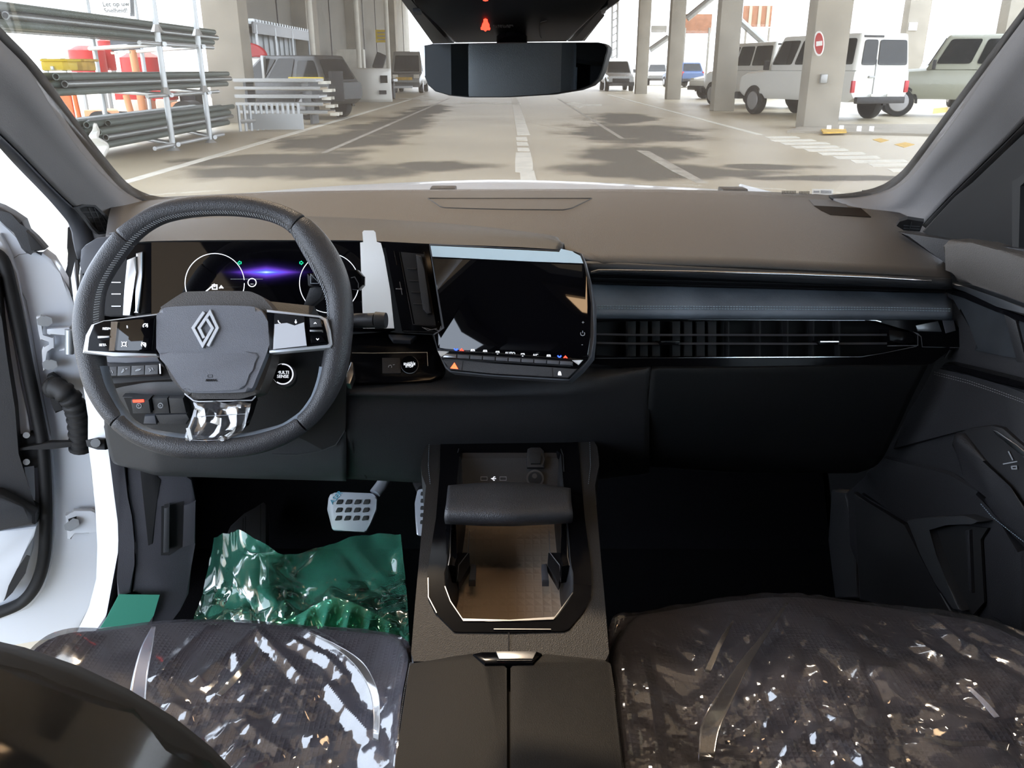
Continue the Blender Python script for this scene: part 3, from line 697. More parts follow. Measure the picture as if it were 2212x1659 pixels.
def tank(name, x0, y0, x1, y1, Y, mat, label, cat):
    a, b = PY(x0, y0, Y), PY(x1, y1, Y); t = thing(name, label, cat, ((a.x + b.x) / 2, Y, 0)); r = abs(a.x - b.x) / 2
    cx = (a.x + b.x) / 2; cyl('drum', (cx, Y + r, b.z), (cx, Y + r, a.z - r * .25), r, mat, t, 24); cyl('lid', (cx, Y + r, a.z - r * .25), (cx, Y + r, a.z), r, mat, t, 24, r * .5)
    cyl('leg', (cx - r * .6, Y + r, 0), (cx - r * .6, Y + r, b.z), .08, m_galv, t, 8); cyl('leg', (cx + r * .6, Y + r, 0), (cx + r * .6, Y + r, b.z), .08, m_galv, t, 8)
tank('red_tank', 130, 98, 214, 156, 26, m_red, 'wide red tank beside the yellow crates', 'tank')
tank('red_tank', 203, 84, 245, 152, 27, m_red, 'tallest red tank under the grey panel', 'tank')
tank('red_tank', 240, 112, 334, 158, 25.5, m_red, 'low red tank behind the orange exhaust pipe', 'tank')
tank('white_tank', 56, 82, 132, 126, 29, m_line, 'white cylindrical tank at the edge of the windshield', 'tank')
for k, (x0, x1, lb, mt) in enumerate([(86, 138, 'bright yellow tool crate on the middle rack level', m_yellow), (136, 180, 'duller yellow crate just behind the bright one', m_liney)]):
    t = thing('yellow_crate', lb, 'crate', PY((x0 + x1) / 2, 152, 12.9 + k * .8)); Y = 12.9 + k * .8
    pbox('box', x0, 132, x1, 153, Y, .45, mt, t); pbox('lid', x0 - 2, 127, x1 + 2, 133, Y - .03, .5, mt, t); pbox('latch', (x0 + x1) / 2 - 4, 143, (x0 + x1) / 2 + 4, 151, Y - .03, .04, m_galv, t, .005)
# hanging speed sign and grey panel
pl_s = Plane(PY(255, 12, 17.5), (0.1, -1, 0))
ss = thing('speed_sign', 'white roadside sign asking drivers to mind their speed above the rack', 'sign', PY(255, 12, 17.5))
slab('board', [(221, -40), (280, -40), (282, 28), (223, 26)], pl_s, .04, m_paper, ss)
slab('frame', [(278, -40), (285, -40), (289, 35), (281, 35)], pl_s, .06, m_wreck, ss)
text('lettering', 'Let op uw', (250, 9), pl_s, 14, m_wreck, ss, .01, -.02)
text('lettering', 'Snelheid!', (250, 23), pl_s, 14, m_wreck, ss, .01, -.02)
gp = thing('grey_signboard', 'blue-grey panel hanging under the top pipe stack', 'signboard', PY(267, 92, 18.2))
plg = Plane(PY(267, 92, 18.2), (0, -1, .1)); slab('panel', [(235, 74), (296, 80), (301, 106), (241, 110)], plg, .06, m_capgrey, gp)
slab('edge', [(238, 112), (252, 112), (252, 117), (240, 117)], plg, .04, m_line, gp); slab('edge', [(266, 111), (280, 110), (280, 115), (267, 116)], plg, .04, m_line, gp)
cyl('hanger', PY(240, 66, 18.2), PY(242, 76, 18.2), .02, m_galv, gp, 8); cyl('hanger', PY(294, 68, 18.2), PY(296, 82, 18.2), .02, m_galv, gp, 8)
rows = [[PY(*p, 12.6) + V((0, (i % 2) * .12, 0)) for p in r] for i, r in enumerate([[(202, 268), (208, 270)], [(190, 288), (206, 284)], [(194, 300), (212, 298)], [(200, 320), (226, 316)], [(190, 345), (224, 340)]])]
tag(loft('plastic_bag', rows, m_pl, None, 10, 4, .05), 'crumpled white plastic tied to the near end of the lowest tubes', 'bag')
# far sheds and braces on the other side
bs = thing('brown_shed', 'rusty brown clad shed building behind the far columns', 'shed', PY(1560, 60, 75))
pbox('wall_cladding', 1475, 30, 1536, 72, 76, .3, m_brown, bs); pbox('wall_cladding', 1608, 12, 1665, 58, 74, .3, m_brown, bs); pbox('wall_cladding', 1408, 55, 1440, 70, 78, .3, m_conc2, bs)
for x in (1480, 1533, 1612, 1662): q = PY(x, 60, 76); cyl('post', V((q.x, q.y, 0)), V((q.x, q.y, q.z)), .1, m_conc2, bs, 8)
for x in (1620, 1640, 1658): pbox('cladding_batten', x, 12, x + 2, 58, 73.9, .1, m_tan, bs, 0)
for (a, b), Y, lb in ((((1484, 40), (1540, -6)), 45, 'diagonal steel brace beside the third column'), (((1596, 43), (1672, 112)), 42, 'diagonal steel brace sloping down to the farther wagon'), (((1404, 108), (1444, 80)), 52, 'thin diagonal brace between the far columns')):
    tag(cyl('brace', PY(a[0], a[1], Y), PY(b[0], b[1], Y), .16, m_silver, None, 8), lb, 'brace')
mast = thing('lattice_mast', 'grey lattice mast rising far off beside the pickup', 'mast', G(1326, 170))
for px in (1321, 1333): cyl('leg', PY(px, 126, 76), PY(px + 2, -20, 76), .10, m_silver, mast, 6)
for k in range(9): cyl('lattice_bar', PY(1321, 126 - k * 16, 76), PY(1334, 118 - k * 16, 76), .05, m_silver, mast, 6)
# no-entry sign on the column
n0 = G(1735, 278); pe = Plane((n0.x - .06, n0.y + .1, 0), (-1, -.75, 0)); ne = thing('no_entry_sign', 'round red and white no-entry sign fixed to the nearest column', 'sign', PY(1768, 95, n0.y))
slab('disc', disc(1768, 94, 11, 28, ry=27), pe, .03, m_paper, ne); slab('red_disc', disc(1769, 94, 9, 28, ry=23), pe, .01, m_red, ne, lift=.01); slab('white_bar', [(1763, 90), (1776, 88), (1776, 98), (1763, 100)], pe, .01, m_paper, ne, lift=.02)
fx = thing('floor_spot_lamps', 'yellow kerb pad with small spot lamps at the foot of the sign column', 'lamp', G(1815, 281))
bm = bmesh.new(); prism(bm, [G(x, y, .075) for x, y in b5([(480, 1100), (690, 1100), (700, 1122), (500, 1128)])], V((0, 0, -.035))); from_bm('pad', bm, m_liney, fx)
for x, y in ((1790, 281), (1817, 281), (1855, 283), (1882, 283)): g = G(x, y, .05); cyl('lamp', g, g + V((0, 0, .10)), .05, m_em_w, fx, 10)
jb = thing('junction_box', 'small grey switch box on the sign column', 'switch box', PY(1779, 170, n0.y)); box('case', PY(1779, 170, n0.y - .05), (.16, .1, .2), m_silver, jb, None, .02)
# ================================================================== THE CAR BODY AROUND THE CABIN
def st(o): return tag(o, kind='structure')
gl_rows = [[(-.80, 1.70, H - .275), (-.45, 1.87, H - .28), (0, 1.93, H - .28), (.45, 1.87, H - .28), (.80, 1.70, H - .275)],
           [(-.70, 1.18, H + .0), (-.38, 1.33, H + .015), (0, 1.38, H + .02), (.38, 1.33, H + .015), (.70, 1.18, H + .0)],
           [(-.60, .66, H + .25), (-.3, .80, H + .265), (0, .84, H + .27), (.3, .80, H + .265), (.60, .66, H + .25)]]
ws = st(loft('window_1', gl_rows, m_wind, None, 24, 6, .004))
# printed batch mark and white sticker in the lower corner of the windshield
pst = Plane(PY(1740, 412, 1.80), (0, -1, .3)); stk = thing('glass_sticker', 'tiny white sticker and printed code low on the windshield glass', 'sticker', PY(1780, 413, 1.8))
slab('label', [(1755, 408), (1800, 409), (1799, 421), (1754, 420)], pst, .001, m_paper, stk)
slab('print', [(1758, 412), (1770, 412), (1770, 416), (1758, 416)], pst, .001, m_print, stk, lift=.001); slab('print', [(1773, 411), (1796, 412), (1796, 418), (1773, 417)], pst, .001, m_print, stk, lift=.001)
strokes('barcode', [[(1690 + k * 2.6, 412), (1690 + k * 2.6, 419)] for k in range(12)] + [[(1727 + k * 2.6, 413), (1727 + k * 2.6, 420)] for k in range(9)], 1.5, pst, m_black, stk, kind='stuff')
# bonnet
hood = thing('car_bonnet', 'white car bonnet beyond the windshield with washer jets', 'bonnet', (0, 2.4, H - .4))
crest = [(380, 434), (600, 415), (780, 403), (1000, 394), (1110, 393), (1250, 397), (1400, 405), (1560, 414), (1760, 428)]
Cr = [PY(x, y, 2.6) for x, y in crest]
loft('panel', [[V((p.x * 1.0, 1.97 - .12 * abs(p.x), p.z - .055)) for p in Cr], [V((p.x, 2.3, p.z - .018)) for p in Cr], Cr, [V((p.x, 2.95, p.z - .07)) for p in Cr], [V((p.x * .95, 3.3, p.z - .25)) for p in Cr], [V((p.x * .9, 3.4, .5)) for p in Cr]], m_white, hood, 40, 4, .01)
for px, py in ((958, 409), (1583, 411)):
    c = PY(px, py, 2.0); bm = bmesh.new(); box_bm(bm, c, (.06, .05, .012), bevel=.004); from_bm('washer_jet', bm, m_rubber, hood)
slab('fender_edge', [(1600, 397), (1625, 404), (1690, 420), (1612, 418)], Plane(PY(1620, 410, 2.3), (0, -1, .3)), .02, m_white, hood)

def pillar(nm, E, label):
    """E: list of edges, each a list of (px, py, Y); lofted across in the given bands"""
    return [[PY(*p) for p in e] for e in E]
E1 = [(-70, -10, 1.0), (0, 63, 1.10), (86, 152, 1.25), (187, 291, 1.48), (262, 385, 1.63), (300, 414, 1.68), (345, 428, 1.72), (420, 432, 1.74)]
E2 = [(-72, 22, .99), (-4, 88, 1.09), (70, 165, 1.235), (168, 302, 1.46), (246, 396, 1.60), (288, 428, 1.65), (338, 446, 1.68), (420, 450, 1.70)]
E3 = [(-90, 120, .95), (-30, 185, 1.06), (38, 245, 1.20), (140, 358, 1.40), (212, 438, 1.52), (236, 462, 1.55), (272, 482, 1.57), (330, 500, 1.58)]
E4 = [(-90, 205, .98), (-30, 262, 1.10), (40, 328, 1.25), (118, 408, 1.40), (168, 455, 1.48), (188, 478, 1.50), (196, 500, 1.50), (204, 530, 1.50)]
E5 = [(-92, 228, 1.0), (-32, 286, 1.12), (28, 346, 1.27), (104, 424, 1.42), (140, 470, 1.47), (155, 498, 1.48), (160, 530, 1.48), (168, 560, 1.48)]
tl_ = thing('trim_1', None, None, (-.75, 1.5, H), kind='structure')
A = [[PY(*p) for p in e] for e in (E1, E2, E3, E4, E5)]
loft('glass_seal', [A[0], A[1]], m_rubber, tl_, 40, 2, .006)
loft('pillar_cover', [A[1], [(a + b) / 2 + V((.012, -.012, .0)) for a, b in zip(A[1], A[2])], A[2], A[3]], m_grey, tl_, 40, 5, .006)
loft('door_opening_seal', [[p + V((0, 0, -.002)) for p in A[3]], A[4]], m_capgrey, tl_, 40, 2, .01)
plt = P3(PY(170, 450, 1.46), PY(245, 495, 1.50), PY(200, 505, 1.47)).off(.012)
ringslab('tweeter_frame', c6([(100, 148), (160, 128), (235, 132), (310, 200), (380, 290), (330, 318), (255, 328), (215, 290), (160, 215)]), c6([(125, 155), (165, 142), (228, 145), (295, 208), (358, 288), (325, 305), (262, 312), (225, 278), (172, 208)]), plt, .01, m_dark, tl_)
slab('tweeter_grille', c6([(125, 155), (165, 142), (228, 145), (295, 208), (358, 288), (325, 305), (262, 312), (225, 278), (172, 208)]), plt, .004, m_black, tl_, lift=-.004)
strokes('grille_bars', [c6(l) for l in ([(150, 180), (262, 178)], [(185, 215), (300, 212)], [(210, 245), (325, 243)], [(232, 272), (345, 270)], [(190, 150), (260, 310)], [(225, 148), (300, 308)], [(270, 190), (335, 300)])], 1.6, plt, m_dark, tl_, lift=-.002)
# passenger-side pillar
R1 = [(2290, -75, 1.0), (2212, 23, 1.10), (2082, 197, 1.33), (1968, 349, 1.57), (1938, 381, 1.63), (1902, 404, 1.67), (1850, 418, 1.70), (1790, 424, 1.72)]
R2 = [(2292, -50, .99), (2214, 46, 1.09), (2090, 210, 1.31), (1984, 353, 1.54), (1950, 392, 1.60), (1915, 414, 1.64), (1862, 428, 1.67), (1800, 432, 1.70)]
R3 = [(2330, 60, .95), (2245, 140, 1.06), (2140, 262, 1.25), (2035, 372, 1.44), (1990, 430, 1.52), (1968, 452, 1.55), (1940, 462, 1.57), (1900, 470, 1.58)]
R4 = [(2340, 150, .97), (2262, 215, 1.08), (2190, 287, 1.22), (2066, 410, 1.42), (2020, 458, 1.48), (1990, 490, 1.50), (1965, 520, 1.50), (1950, 540, 1.50)]
R5 = [(2346, 172, .99), (2268, 238, 1.10), (2200, 306, 1.24), (2080, 425, 1.43), (2040, 470, 1.48), (2010, 508, 1.50), (1980, 545, 1.50), (1966, 565, 1.50)]
tr_ = thing('trim_2', None, None, (.75, 1.5, H), kind='structure')
A = [[PY(*p) for p in e] for e in (R1, R2, R3, R4, R5)]
loft('glass_seal', [A[0], A[1]], m_rubber, tr_, 40, 2, .006)
loft('pillar_cover', [A[1], [(a + b) / 2 + V((-.012, -.012, 0)) for a, b in zip(A[1], A[2])], A[2], A[3]], m_grey, tr_, 40, 5, .006)
loft('door_opening_seal', [A[3], A[4]], m_rubber, tr_, 40, 2, .01)
ptr = P3(PY(1945, 480, 1.47), PY(1990, 500, 1.48), PY(1990, 470, 1.45)).off(.03)
slab('tweeter_grille', c8([(1600, 180), (1640, 168), (1720, 180), (1700, 228), (1620, 222), (1585, 200)]), ptr, .006, m_black, tr_)
strokes('grille_bars', [c8(l) for l in ([(1620, 200), (1700, 205)], [(1620, 214), (1700, 218)], [(1660, 180), (1650, 222)])], 1.6, ptr, m_dash2, tr_)

# roof lining, rear body, floor pan, bulkhead
st(box('headliner', (0, -.35, H + .22), (1.30, 2.2, .04), m_lining))
st(box('car_floor', (0, .33, H - 1.06), (1.62, 3.40, .06), m_carpet))
bh = thing('bulkhead', None, None, (0, 1.9, H - .6), kind='structure')
box('panel', (0, 1.93, H - .68), (1.5, .04, .74), m_black, bh)
box('toe_board', (0, 1.78, H - .88), (1.46, .03, .42), m_carpet, bh, Matrix.Rotation(radians(-35), 3, 'X'))
box('cowl_side', (-.755, 1.70, H - .70), (.02, .48, .72), m_black, bh); box('cowl_side', (.755, 1.58, H - .70), (.02, .76, .72), m_black, bh)
box('side_light_block', (.82, .9, H - .62), (.03, 2.1, .72), m_rubber, bh); box('side_light_block', (-.80, 1.78, H - .80), (.03, .4, .5), m_rubber, bh)  # outer panels added to block light leaking into the cabin
box('cowl_top', (0, 1.95, H - .31), (1.56, .10, .06), m_rubber, bh)
for sx, nm in ((-1, 'wall_left_rear'), (1, 'wall_right_rear')):
    wl = thing(nm, None, None, (sx * .76, -.8, H - .6), kind='structure')
    box('side_panel', (sx * .76, -.85, H - .62), (.04, 1.7, .80), m_dark, wl)
    box('roof_rail', (sx * .68, -.2, H + .17), (.10, 2.2, .10), m_lining, wl)
    box('door_pillar', (sx * .72, .05, H - .05), (.08, .16, .52), m_lining, wl, Matrix.Rotation(radians(-12 * sx * -1) * 0, 3, 'Y'))
    box('rear_pillar', (sx * .72, -1.0, H - .05), (.08, .14, .5), m_lining, wl)
    box('quarter_pillar', (sx * .70, -1.55, H - .05), (.14, .2, .5), m_lining, wl)
    box('rear_glass', (sx * .735, -.47, H - .05), (.006, .92, .42), m_privacy, wl); box('rear_glass', (sx * .735, -1.27, H - .05), (.006, .4, .42), m_privacy, wl)
wb = thing('wall_back', None, None, (0, -1.65, H - .6), kind='structure')
box('tailgate', (0, -1.68, H - .62), (1.5, .06, .8), m_dark, wb); box('tailgate_glass', (0, -1.68, H - .03), (1.3, .008, .42), m_privacy, wb); box('tailgate_header', (0, -1.62, H + .19), (1.4, .2, .06), m_lining, wb)
rb = thing('rear_bench', 'black rear bench seat behind the viewer', 'seat', (0, -.9, H - .95))
box('cushion', (0, -.72, H - .70), (1.3, .52, .2), m_leather, rb, None, .05); box('backrest', (0, -1.05, H - .45), (1.3, .2, .55), m_leather, rb, Matrix.Rotation(radians(15), 3, 'X'), .06)
for x in (-.42, 0, .42): box('headrest', (x, -1.13, H - .10), (.26, .10, .17), m_leather, rb, None, .04)

# ------------------------------------------------------------------ driver's aperture: white painted post and sill, kick trim
ap = thing('door_opening', None, None, (-.78, 1.3, H - .7), kind='structure')
xa = -.775
plx = Plane((xa, 1.37, H - .6), (.12, -1, .36))
slab('painted_post', [(152, 600), (162, 560), (168, 640), (190, 760), (228, 900), (224, 935), (232, 960), (250, 1080), (256, 1150), (254, 1210), (246, 1290), (225, 1340), (196, 1385), (176, 1420), (120, 1420), (150, 1386), (170, 1366), (192, 1312), (208, 1250), (214, 1180), (206, 1100), (197, 1010), (190, 960), (190, 900), (176, 810), (166, 720), (160, 660)], plx, .012, m_white, ap, .003)
slab('opening_rubber', [(228, 935), (234, 960), (254, 1080), (261, 1150), (259, 1210), (251, 1290), (231, 1340), (206, 1380), (196, 1385), (225, 1340), (246, 1290), (254, 1210), (256, 1150), (250, 1080), (232, 960)], plx, .02, m_rubber, ap, lift=.006)
slab('sill', [(120, 1420), (176, 1420), (150, 1500), (60, 1500)], plx, .06, m_white, ap)
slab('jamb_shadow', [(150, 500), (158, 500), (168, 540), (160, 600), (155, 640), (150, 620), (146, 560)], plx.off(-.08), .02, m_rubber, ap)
kp = thing('kick_trim', 'dark grey kick panel and sill trim beside the driver footwell', 'trim panel', (-.7, 1.25, H - .9))
plk = Plane((-.70, 1.28, H - .75), (.42, -1, .16)); m_kick = M('kick_plastic', (.060, .060, .072), .55, bump=(1200, .2), kind='VORONOI')
slab('sill_trim', cB([(490, 50), (585, 130), (605, 380), (625, 470), (638, 600), (638, 700), (620, 830), (560, 842), (500, 950), (440, 1040), (425, 1080), (520, 1080), (700, 1000), (640, 900), (555, 860), (550, 760), (560, 640), (556, 500), (540, 380), (515, 180)]), plk.off(-.008), .03, m_kick, kp, .003)
slab('sill_trim', cB([(500, 60), (580, 130), (603, 380), (622, 470), (635, 600), (635, 700), (618, 832), (556, 850), (552, 760), (560, 640), (556, 500), (540, 380), (515, 180)]), plk.off(.001), .03, m_kick, kp, .003)
slab('kick_panel', cB([(586, 130), (700, 190), (830, 240), (905, 300), (925, 400), (922, 600), (905, 700), (890, 840), (850, 920), (800, 985), (700, 990), (755, 842), (625, 828), (642, 700), (642, 600), (628, 470), (610, 380)]), plk.off(-.006), .03, m_kick, kp, .004)
slab('pocket_recess', cB([(660, 240), (700, 235), (760, 300), (740, 400), (720, 600), (700, 610), (680, 420)]), plk.off(-.0045), .002, m_black, kp, .001)
slab('handle_recess', cB([(762, 425), (800, 418), (868, 400), (868, 610), (800, 655), (760, 655)]), plk.off(-.0045), .002, m_black, kp)
slab('release_lever', cB([(776, 432), (802, 425), (800, 642), (772, 645)]), plk.off(.016), .02, m_dash2, kp, .003)
slab('toe_cover', cB([(868, 420), (925, 400), (920, 600), (862, 620)]), plk.off(.0), .01, m_kick, kp, .003)
fs = thing('green_sill_film', 'matt green protective film stuck over the door sill trim', 'film', PX(280, 1330, -.70))
pls = plk.off(.012)
slab('sheet', [(257, 1284), (345, 1285), (332, 1330), (316, 1352), (300, 1385), (200, 1400), (203, 1376), (230, 1335)], pls, .0015, m_greend, fs)

# ------------------------------------------------------------------ the open driver door, seen on its inner side
dd = thing('driver_door', 'open white driver door seen past the steering wheel', 'car door', (-.80, 1.49, H - .95))
PDR = Plane((-.82, 1.52, H - .5), (.34, -.94, .05))
slab('door_shell', [(-160, 470), (0, 472), (22, 500), (40, 530), (62, 545), (92, 545), (112, 560), (130, 590), (152, 630), (160, 655), (166, 720), (176, 810), (190, 900), (196, 1010), (206, 1100), (214, 1180), (208, 1250), (192, 1312), (170, 1366), (130, 1378), (0, 1398), (-160, 1420)], PDR, .05, m_white, dd, .006)
slab('raised_frame', [(-160, 500), (0, 505), (22, 545), (36, 590), (58, 700), (74, 800), (92, 885), (110, 960), (117, 1050), (118, 1140), (112, 1215), (95, 1275), (60, 1318), (0, 1342), (-160, 1370)], PDR, .02, m_white, dd, .012, lift=.016, seg=3)
seal = spl([(-30, 540), (4, 560), (22, 620), (44, 720), (60, 800), (78, 885), (92, 960), (98, 1050), (99, 1140), (94, 1210), (78, 1262), (48, 1300), (0, 1322), (-40, 1334)], 5)
tube('door_seal', [PDR.hit(x, y, .030) for x, y in seal], .0145, m_rubber, dd, 10, False, .8)
slab('inner_metal', [(-160, 560), (-10, 565), (8, 640), (28, 740), (44, 830), (60, 900), (72, 980), (76, 1060), (76, 1130), (70, 1190), (50, 1250), (0, 1290), (-160, 1300)], PDR, .02, m_white, dd, .004, lift=.028)
slab('door_trim', [(-160, 500), (-4, 600), (4, 690), (16, 780), (32, 880), (40, 980), (52, 1070), (70, 1116), (78, 1122), (78, 1138), (0, 1150), (-160, 1170)], PDR, .04, m_dark, dd, .012, lift=.06, seg=3)
slab('armrest_end', [(-160, 1040), (0, 1068), (50, 1096), (76, 1112), (76, 1136), (0, 1146), (-160, 1150)], PDR, .05, m_dash2, dd, .012, lift=.09, seg=3)
slab('pocket_cover', [(-160, 1150), (0, 1148), (80, 1136), (74, 1160), (52, 1195), (24, 1260), (8, 1300), (0, 1304), (-160, 1330)], PDR, .02, m_white, dd, .005, lift=.07)
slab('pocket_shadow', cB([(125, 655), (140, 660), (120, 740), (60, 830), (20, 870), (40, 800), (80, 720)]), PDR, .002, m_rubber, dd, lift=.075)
slab('window_channel', cA([(-60, 160), (0, 182), (60, 215), (130, 262), (152, 322), (200, 365), (258, 430), (170, 438), (150, 450), (120, 420), (80, 330), (40, 270), (0, 232), (-60, 210)]), PDR, .05, m_dash2, dd, .006, lift=.02)
slab('channel_clip', cA([(150, 318), (185, 345), (258, 428), (178, 432)]), PDR, .02, m_rubber, dd, .002, lift=.045)
strokes('panel_seam', [cA([(210, 440), (110, 455), (80, 475), (80, 540), (110, 640), (150, 720), (185, 900), (215, 1080), (250, 1280), (290, 1480), (300, 1659)])], 1.6, PDR, m_silver, dd, lift=.002)
box('latch_hole_plate', PDR.hit(56, 972, .02), (.05, .02, .075), m_rubber, dd, Matrix.Rotation(radians(20), 3, 'Z'), .008)
for y in (940, 998): cyl('bolt', PDR.hit(57, y, .022), PDR.hit(57, y, .05), .006, m_galv, dd, 10)
def hinge(parts, bolts, label):
    h = thing('door_hinge', label, 'hinge', PDR.hit(*parts[0][0]))
    for p in parts: slab('leaf', p, PDR, .012, m_white, h, .002, lift=.014 + .012)
    for x, y in bolts:
        b = cyl('bolt', PDR.hit(x, y, .020), PDR.hit(x, y, .042), .010, m_galv, h, 6)
    return h
hu = hinge([cA([(208, 815), (235, 808), (245, 860), (240, 925), (310, 932), (312, 1000), (265, 1010), (262, 1120), (248, 1128), (240, 1010), (250, 985), (290, 980), (292, 955), (232, 950), (222, 900)]), cA([(270, 885), (400, 875), (412, 905), (412, 1010), (340, 1012), (395, 985), (395, 915), (290, 920), (270, 912)])], [(92, 694), (101, 694), (103, 788), (112, 788)], 'bare white upper hinge bolted to the open driver door')
cyl('pin', PDR.hit(150, 712, .03), PDR.hit(150, 764, .03), .008, m_galv, hu, 12)
hl = hinge([cB([(308, 465), (335, 460), (345, 445), (430, 445), (450, 455), (460, 545), (420, 552), (350, 545), (335, 580), (318, 578)])], [(160, 1130), (150, 1137)], 'bare white lower hinge between the door and the sill')
slab('slot', cB([(322, 485), (360, 472), (362, 520), (330, 530)]), PDR, .002, m_rubber, hl, lift=.028)
# corrugated wiring boot
wbt = thing('wiring_boot', 'black corrugated rubber wiring boot between door and body', 'cable boot', PDR.hit(150, 880))
path = resample(spl([PDR.hit(112, 836, .03), PDR.hit(130, 842, .06), PDR.hit(152, 860, .06), PDR.hit(166, 890, .05), PDR.hit(172, 930, .04), PDR.hit(174, 970, .03)], 10), 66)
tube('bellows', path, [.021 if (i // 3) % 2 else .0175 for i in range(66)], m_rubber, wbt, 14)
slab('flange', cA([(270, 1160), (300, 1148), (345, 1180), (318, 1200), (330, 1320), (380, 1335), (360, 1345), (320, 1375), (305, 1340), (285, 1260)]), PDR, .02, m_rubber, wbt, .003, lift=.03)
ck = thing('check_strap', 'black door check strap bar between door and post', 'check strap', PDR.hit(120, 962))
slab('bar', cA([(110, 1572), (180, 1562), (290, 1540), (400, 1538), (505, 1548), (505, 1562), (400, 1562), (290, 1580), (180, 1582), (112, 1592)]), PDR, .012, m_rubber, ck, .002, lift=.05)
slab('bracket', cA([(490, 1528), (545, 1516), (605, 1522), (606, 1585), (560, 1584), (500, 1566)]), plx, .02, m_rubber, ck, .004, lift=.03)
cyl('pivot', plx.hit(206, 957, .02), plx.hit(206, 957, .05), .008, m_galv, ck, 10)
mr = thing('mirror_mount', 'black exterior mirror foot seen through the door gap', 'mirror mount', PDR.hit(150, 560))
slab('foot', cA([(390, 300), (405, 288), (425, 310), (440, 460), (425, 560), (415, 650), (400, 620), (370, 580), (388, 520), (405, 460), (386, 420)]), PDR.off(-.10), .03, m_rubber, mr, .004)

# ------------------------------------------------------------------ passenger door
pd = thing('passenger_door', 'closed black passenger door panel with suede insert and switches', 'car door', (.72, 1.1, H - .95))
PR = Plane((.675, 1.21, H - .4), (-.13, -.03, 0))
slab('door_base', [(1935, 500), (2060, 520), (2400, 560), (2400, 1700), (2230, 1480), (2120, 1360), (1880, 1290), (1835, 1180), (1830, 1060), (1905, 1000), (2000, 830), (2060, 700), (2040, 560)], PR, .03, m_doorl, pd, .004, lift=-.012)
slab('mirror_sail', [(1990, 500), (2064, 424), (2100, 395), (2200, 300), (2380, 130), (2380, 420), (2196, 395), (2188, 548), (2080, 528), (2010, 514)], PR, .02, m_black, pd, .004, lift=-.03)
slab('window_glass', [(2170, 330), (2480, 60), (2480, 620), (2170, 600)], PR.off(-.05), .004, m_privacy, pd)
slab('window_seal', [(2186, 392), (2200, 384), (2400, 200), (2400, 225), (2204, 402), (2200, 552), (2186, 548)], PR, .01, m_rubber, pd, lift=-.02)
slab('top_roll', c8([(1800, 300), (1830, 268), (1960, 285), (2080, 318), (2300, 362), (2300, 600), (2212, 578), (2100, 535), (1960, 490), (1872, 478), (1850, 400)]), PR, .05, m_dash, pd, .018, lift=.012, seg=4)
slab('bright_strip', c8([(1850, 480), (1930, 500), (2100, 560), (2260, 620), (2260, 660), (2080, 598), (1930, 528), (1830, 500)]), PR, .02, m_satin, pd, .006, lift=.004, seg=3)
slab('gloss_strip', c8([(1830, 500), (1930, 530), (2080, 600), (2260, 664), (2260, 700), (2080, 622), (1930, 560), (1820, 528)]), PR, .02, m_gloss, pd, .004, lift=.0)
slab('upper_insert', c8([(1840, 530), (1930, 562), (2080, 625), (2260, 690), (2260, 870), (2120, 842), (1960, 815), (1985, 760), (1960, 690), (1890, 620)]), PR, .02, M('door_suede', (.035, .04, .046), .95, bump=(400, .2), var=(9, .3), spec=.1), pd, .006, lift=-.004)
slab('insert_facet', c8([(2110, 630), (2170, 665), (2225, 880), (2175, 870)]), PR, .004, m_doorl, pd, .002, lift=.0)
slab('gloss_ledge', c8([(1820, 872), (1960, 905), (2120, 945), (2270, 985), (2270, 1015), (2100, 975), (1940, 930), (1800, 895)]), PR, .02, m_gloss, pd, .005, lift=.010)
slab('leather_field', c8([(1790, 900), (1940, 934), (2100, 980), (2270, 1020), (2270, 1440), (2212, 1330), (2160, 1240), (2100, 1185), (2020, 1180), (1910, 1205), (1560, 1300), (1640, 1120), (1740, 940)]), PR, .02, m_doorl, pd, .006, lift=-.001)
for d_ in (0, 12):
    strokes('stitching', [s for s in dashes(c8([(1770, 918 + d_), (1940, 962 + d_), (2080, 1010 + d_), (2230, 1065 + d_)]), 3.2, 2.0)], 1.0, PR, m_threadg, pd, lift=.0008, kind='stuff')
slab('switch_panel', cG([(1115, 398), (1180, 372), (1300, 358), (1360, 372), (1520, 520), (1600, 600), (1600, 900), (1480, 800), (1380, 735), (1260, 570), (1150, 440)]), PR, .015, m_dark, pd, .006, lift=.006)
slab('switch_rim', cG([(1300, 385), (1330, 390), (1440, 470), (1600, 600), (1600, 640), (1440, 505), (1320, 405)]), PR, .01, m_satin, pd, .002, lift=.008)
strokes('lock_icon', [cG([(1365, 577), (1445, 562)]), cG([(1395, 505), (1420, 555)]), cG([(1412, 590), (1440, 588), (1442, 604), (1416, 604), (1412, 590)])], 2.4, PR, m_print, pd, lift=.0085)
slab('armrest', cG([(1080, 400), (1130, 405), (1250, 560), (1380, 740), (1600, 940), (1600, 1150), (1500, 1060), (1340, 920), (1240, 790), (1180, 640), (1060, 470)]), PR, .03, m_doorl, pd, .014, lift=.014, seg=4)
strokes('stitching', [s for s in dashes(cG([(1240, 800), (1300, 870), (1400, 950), (1490, 1020), (1600, 1090)]), 3.2, 2.0)], 1.0, PR, m_thread, pd, lift=.0155, kind='stuff')
slab('lower_field', cG([(700, 530), (1060, 620), (1230, 720), (1300, 880), (1480, 1060), (1480, 1560), (1300, 1440), (1200, 1250), (1120, 940), (900, 935), (820, 900), (560, 750), (590, 620)]), PR, .02, m_doorl, pd, .01, lift=-.006, seg=3)
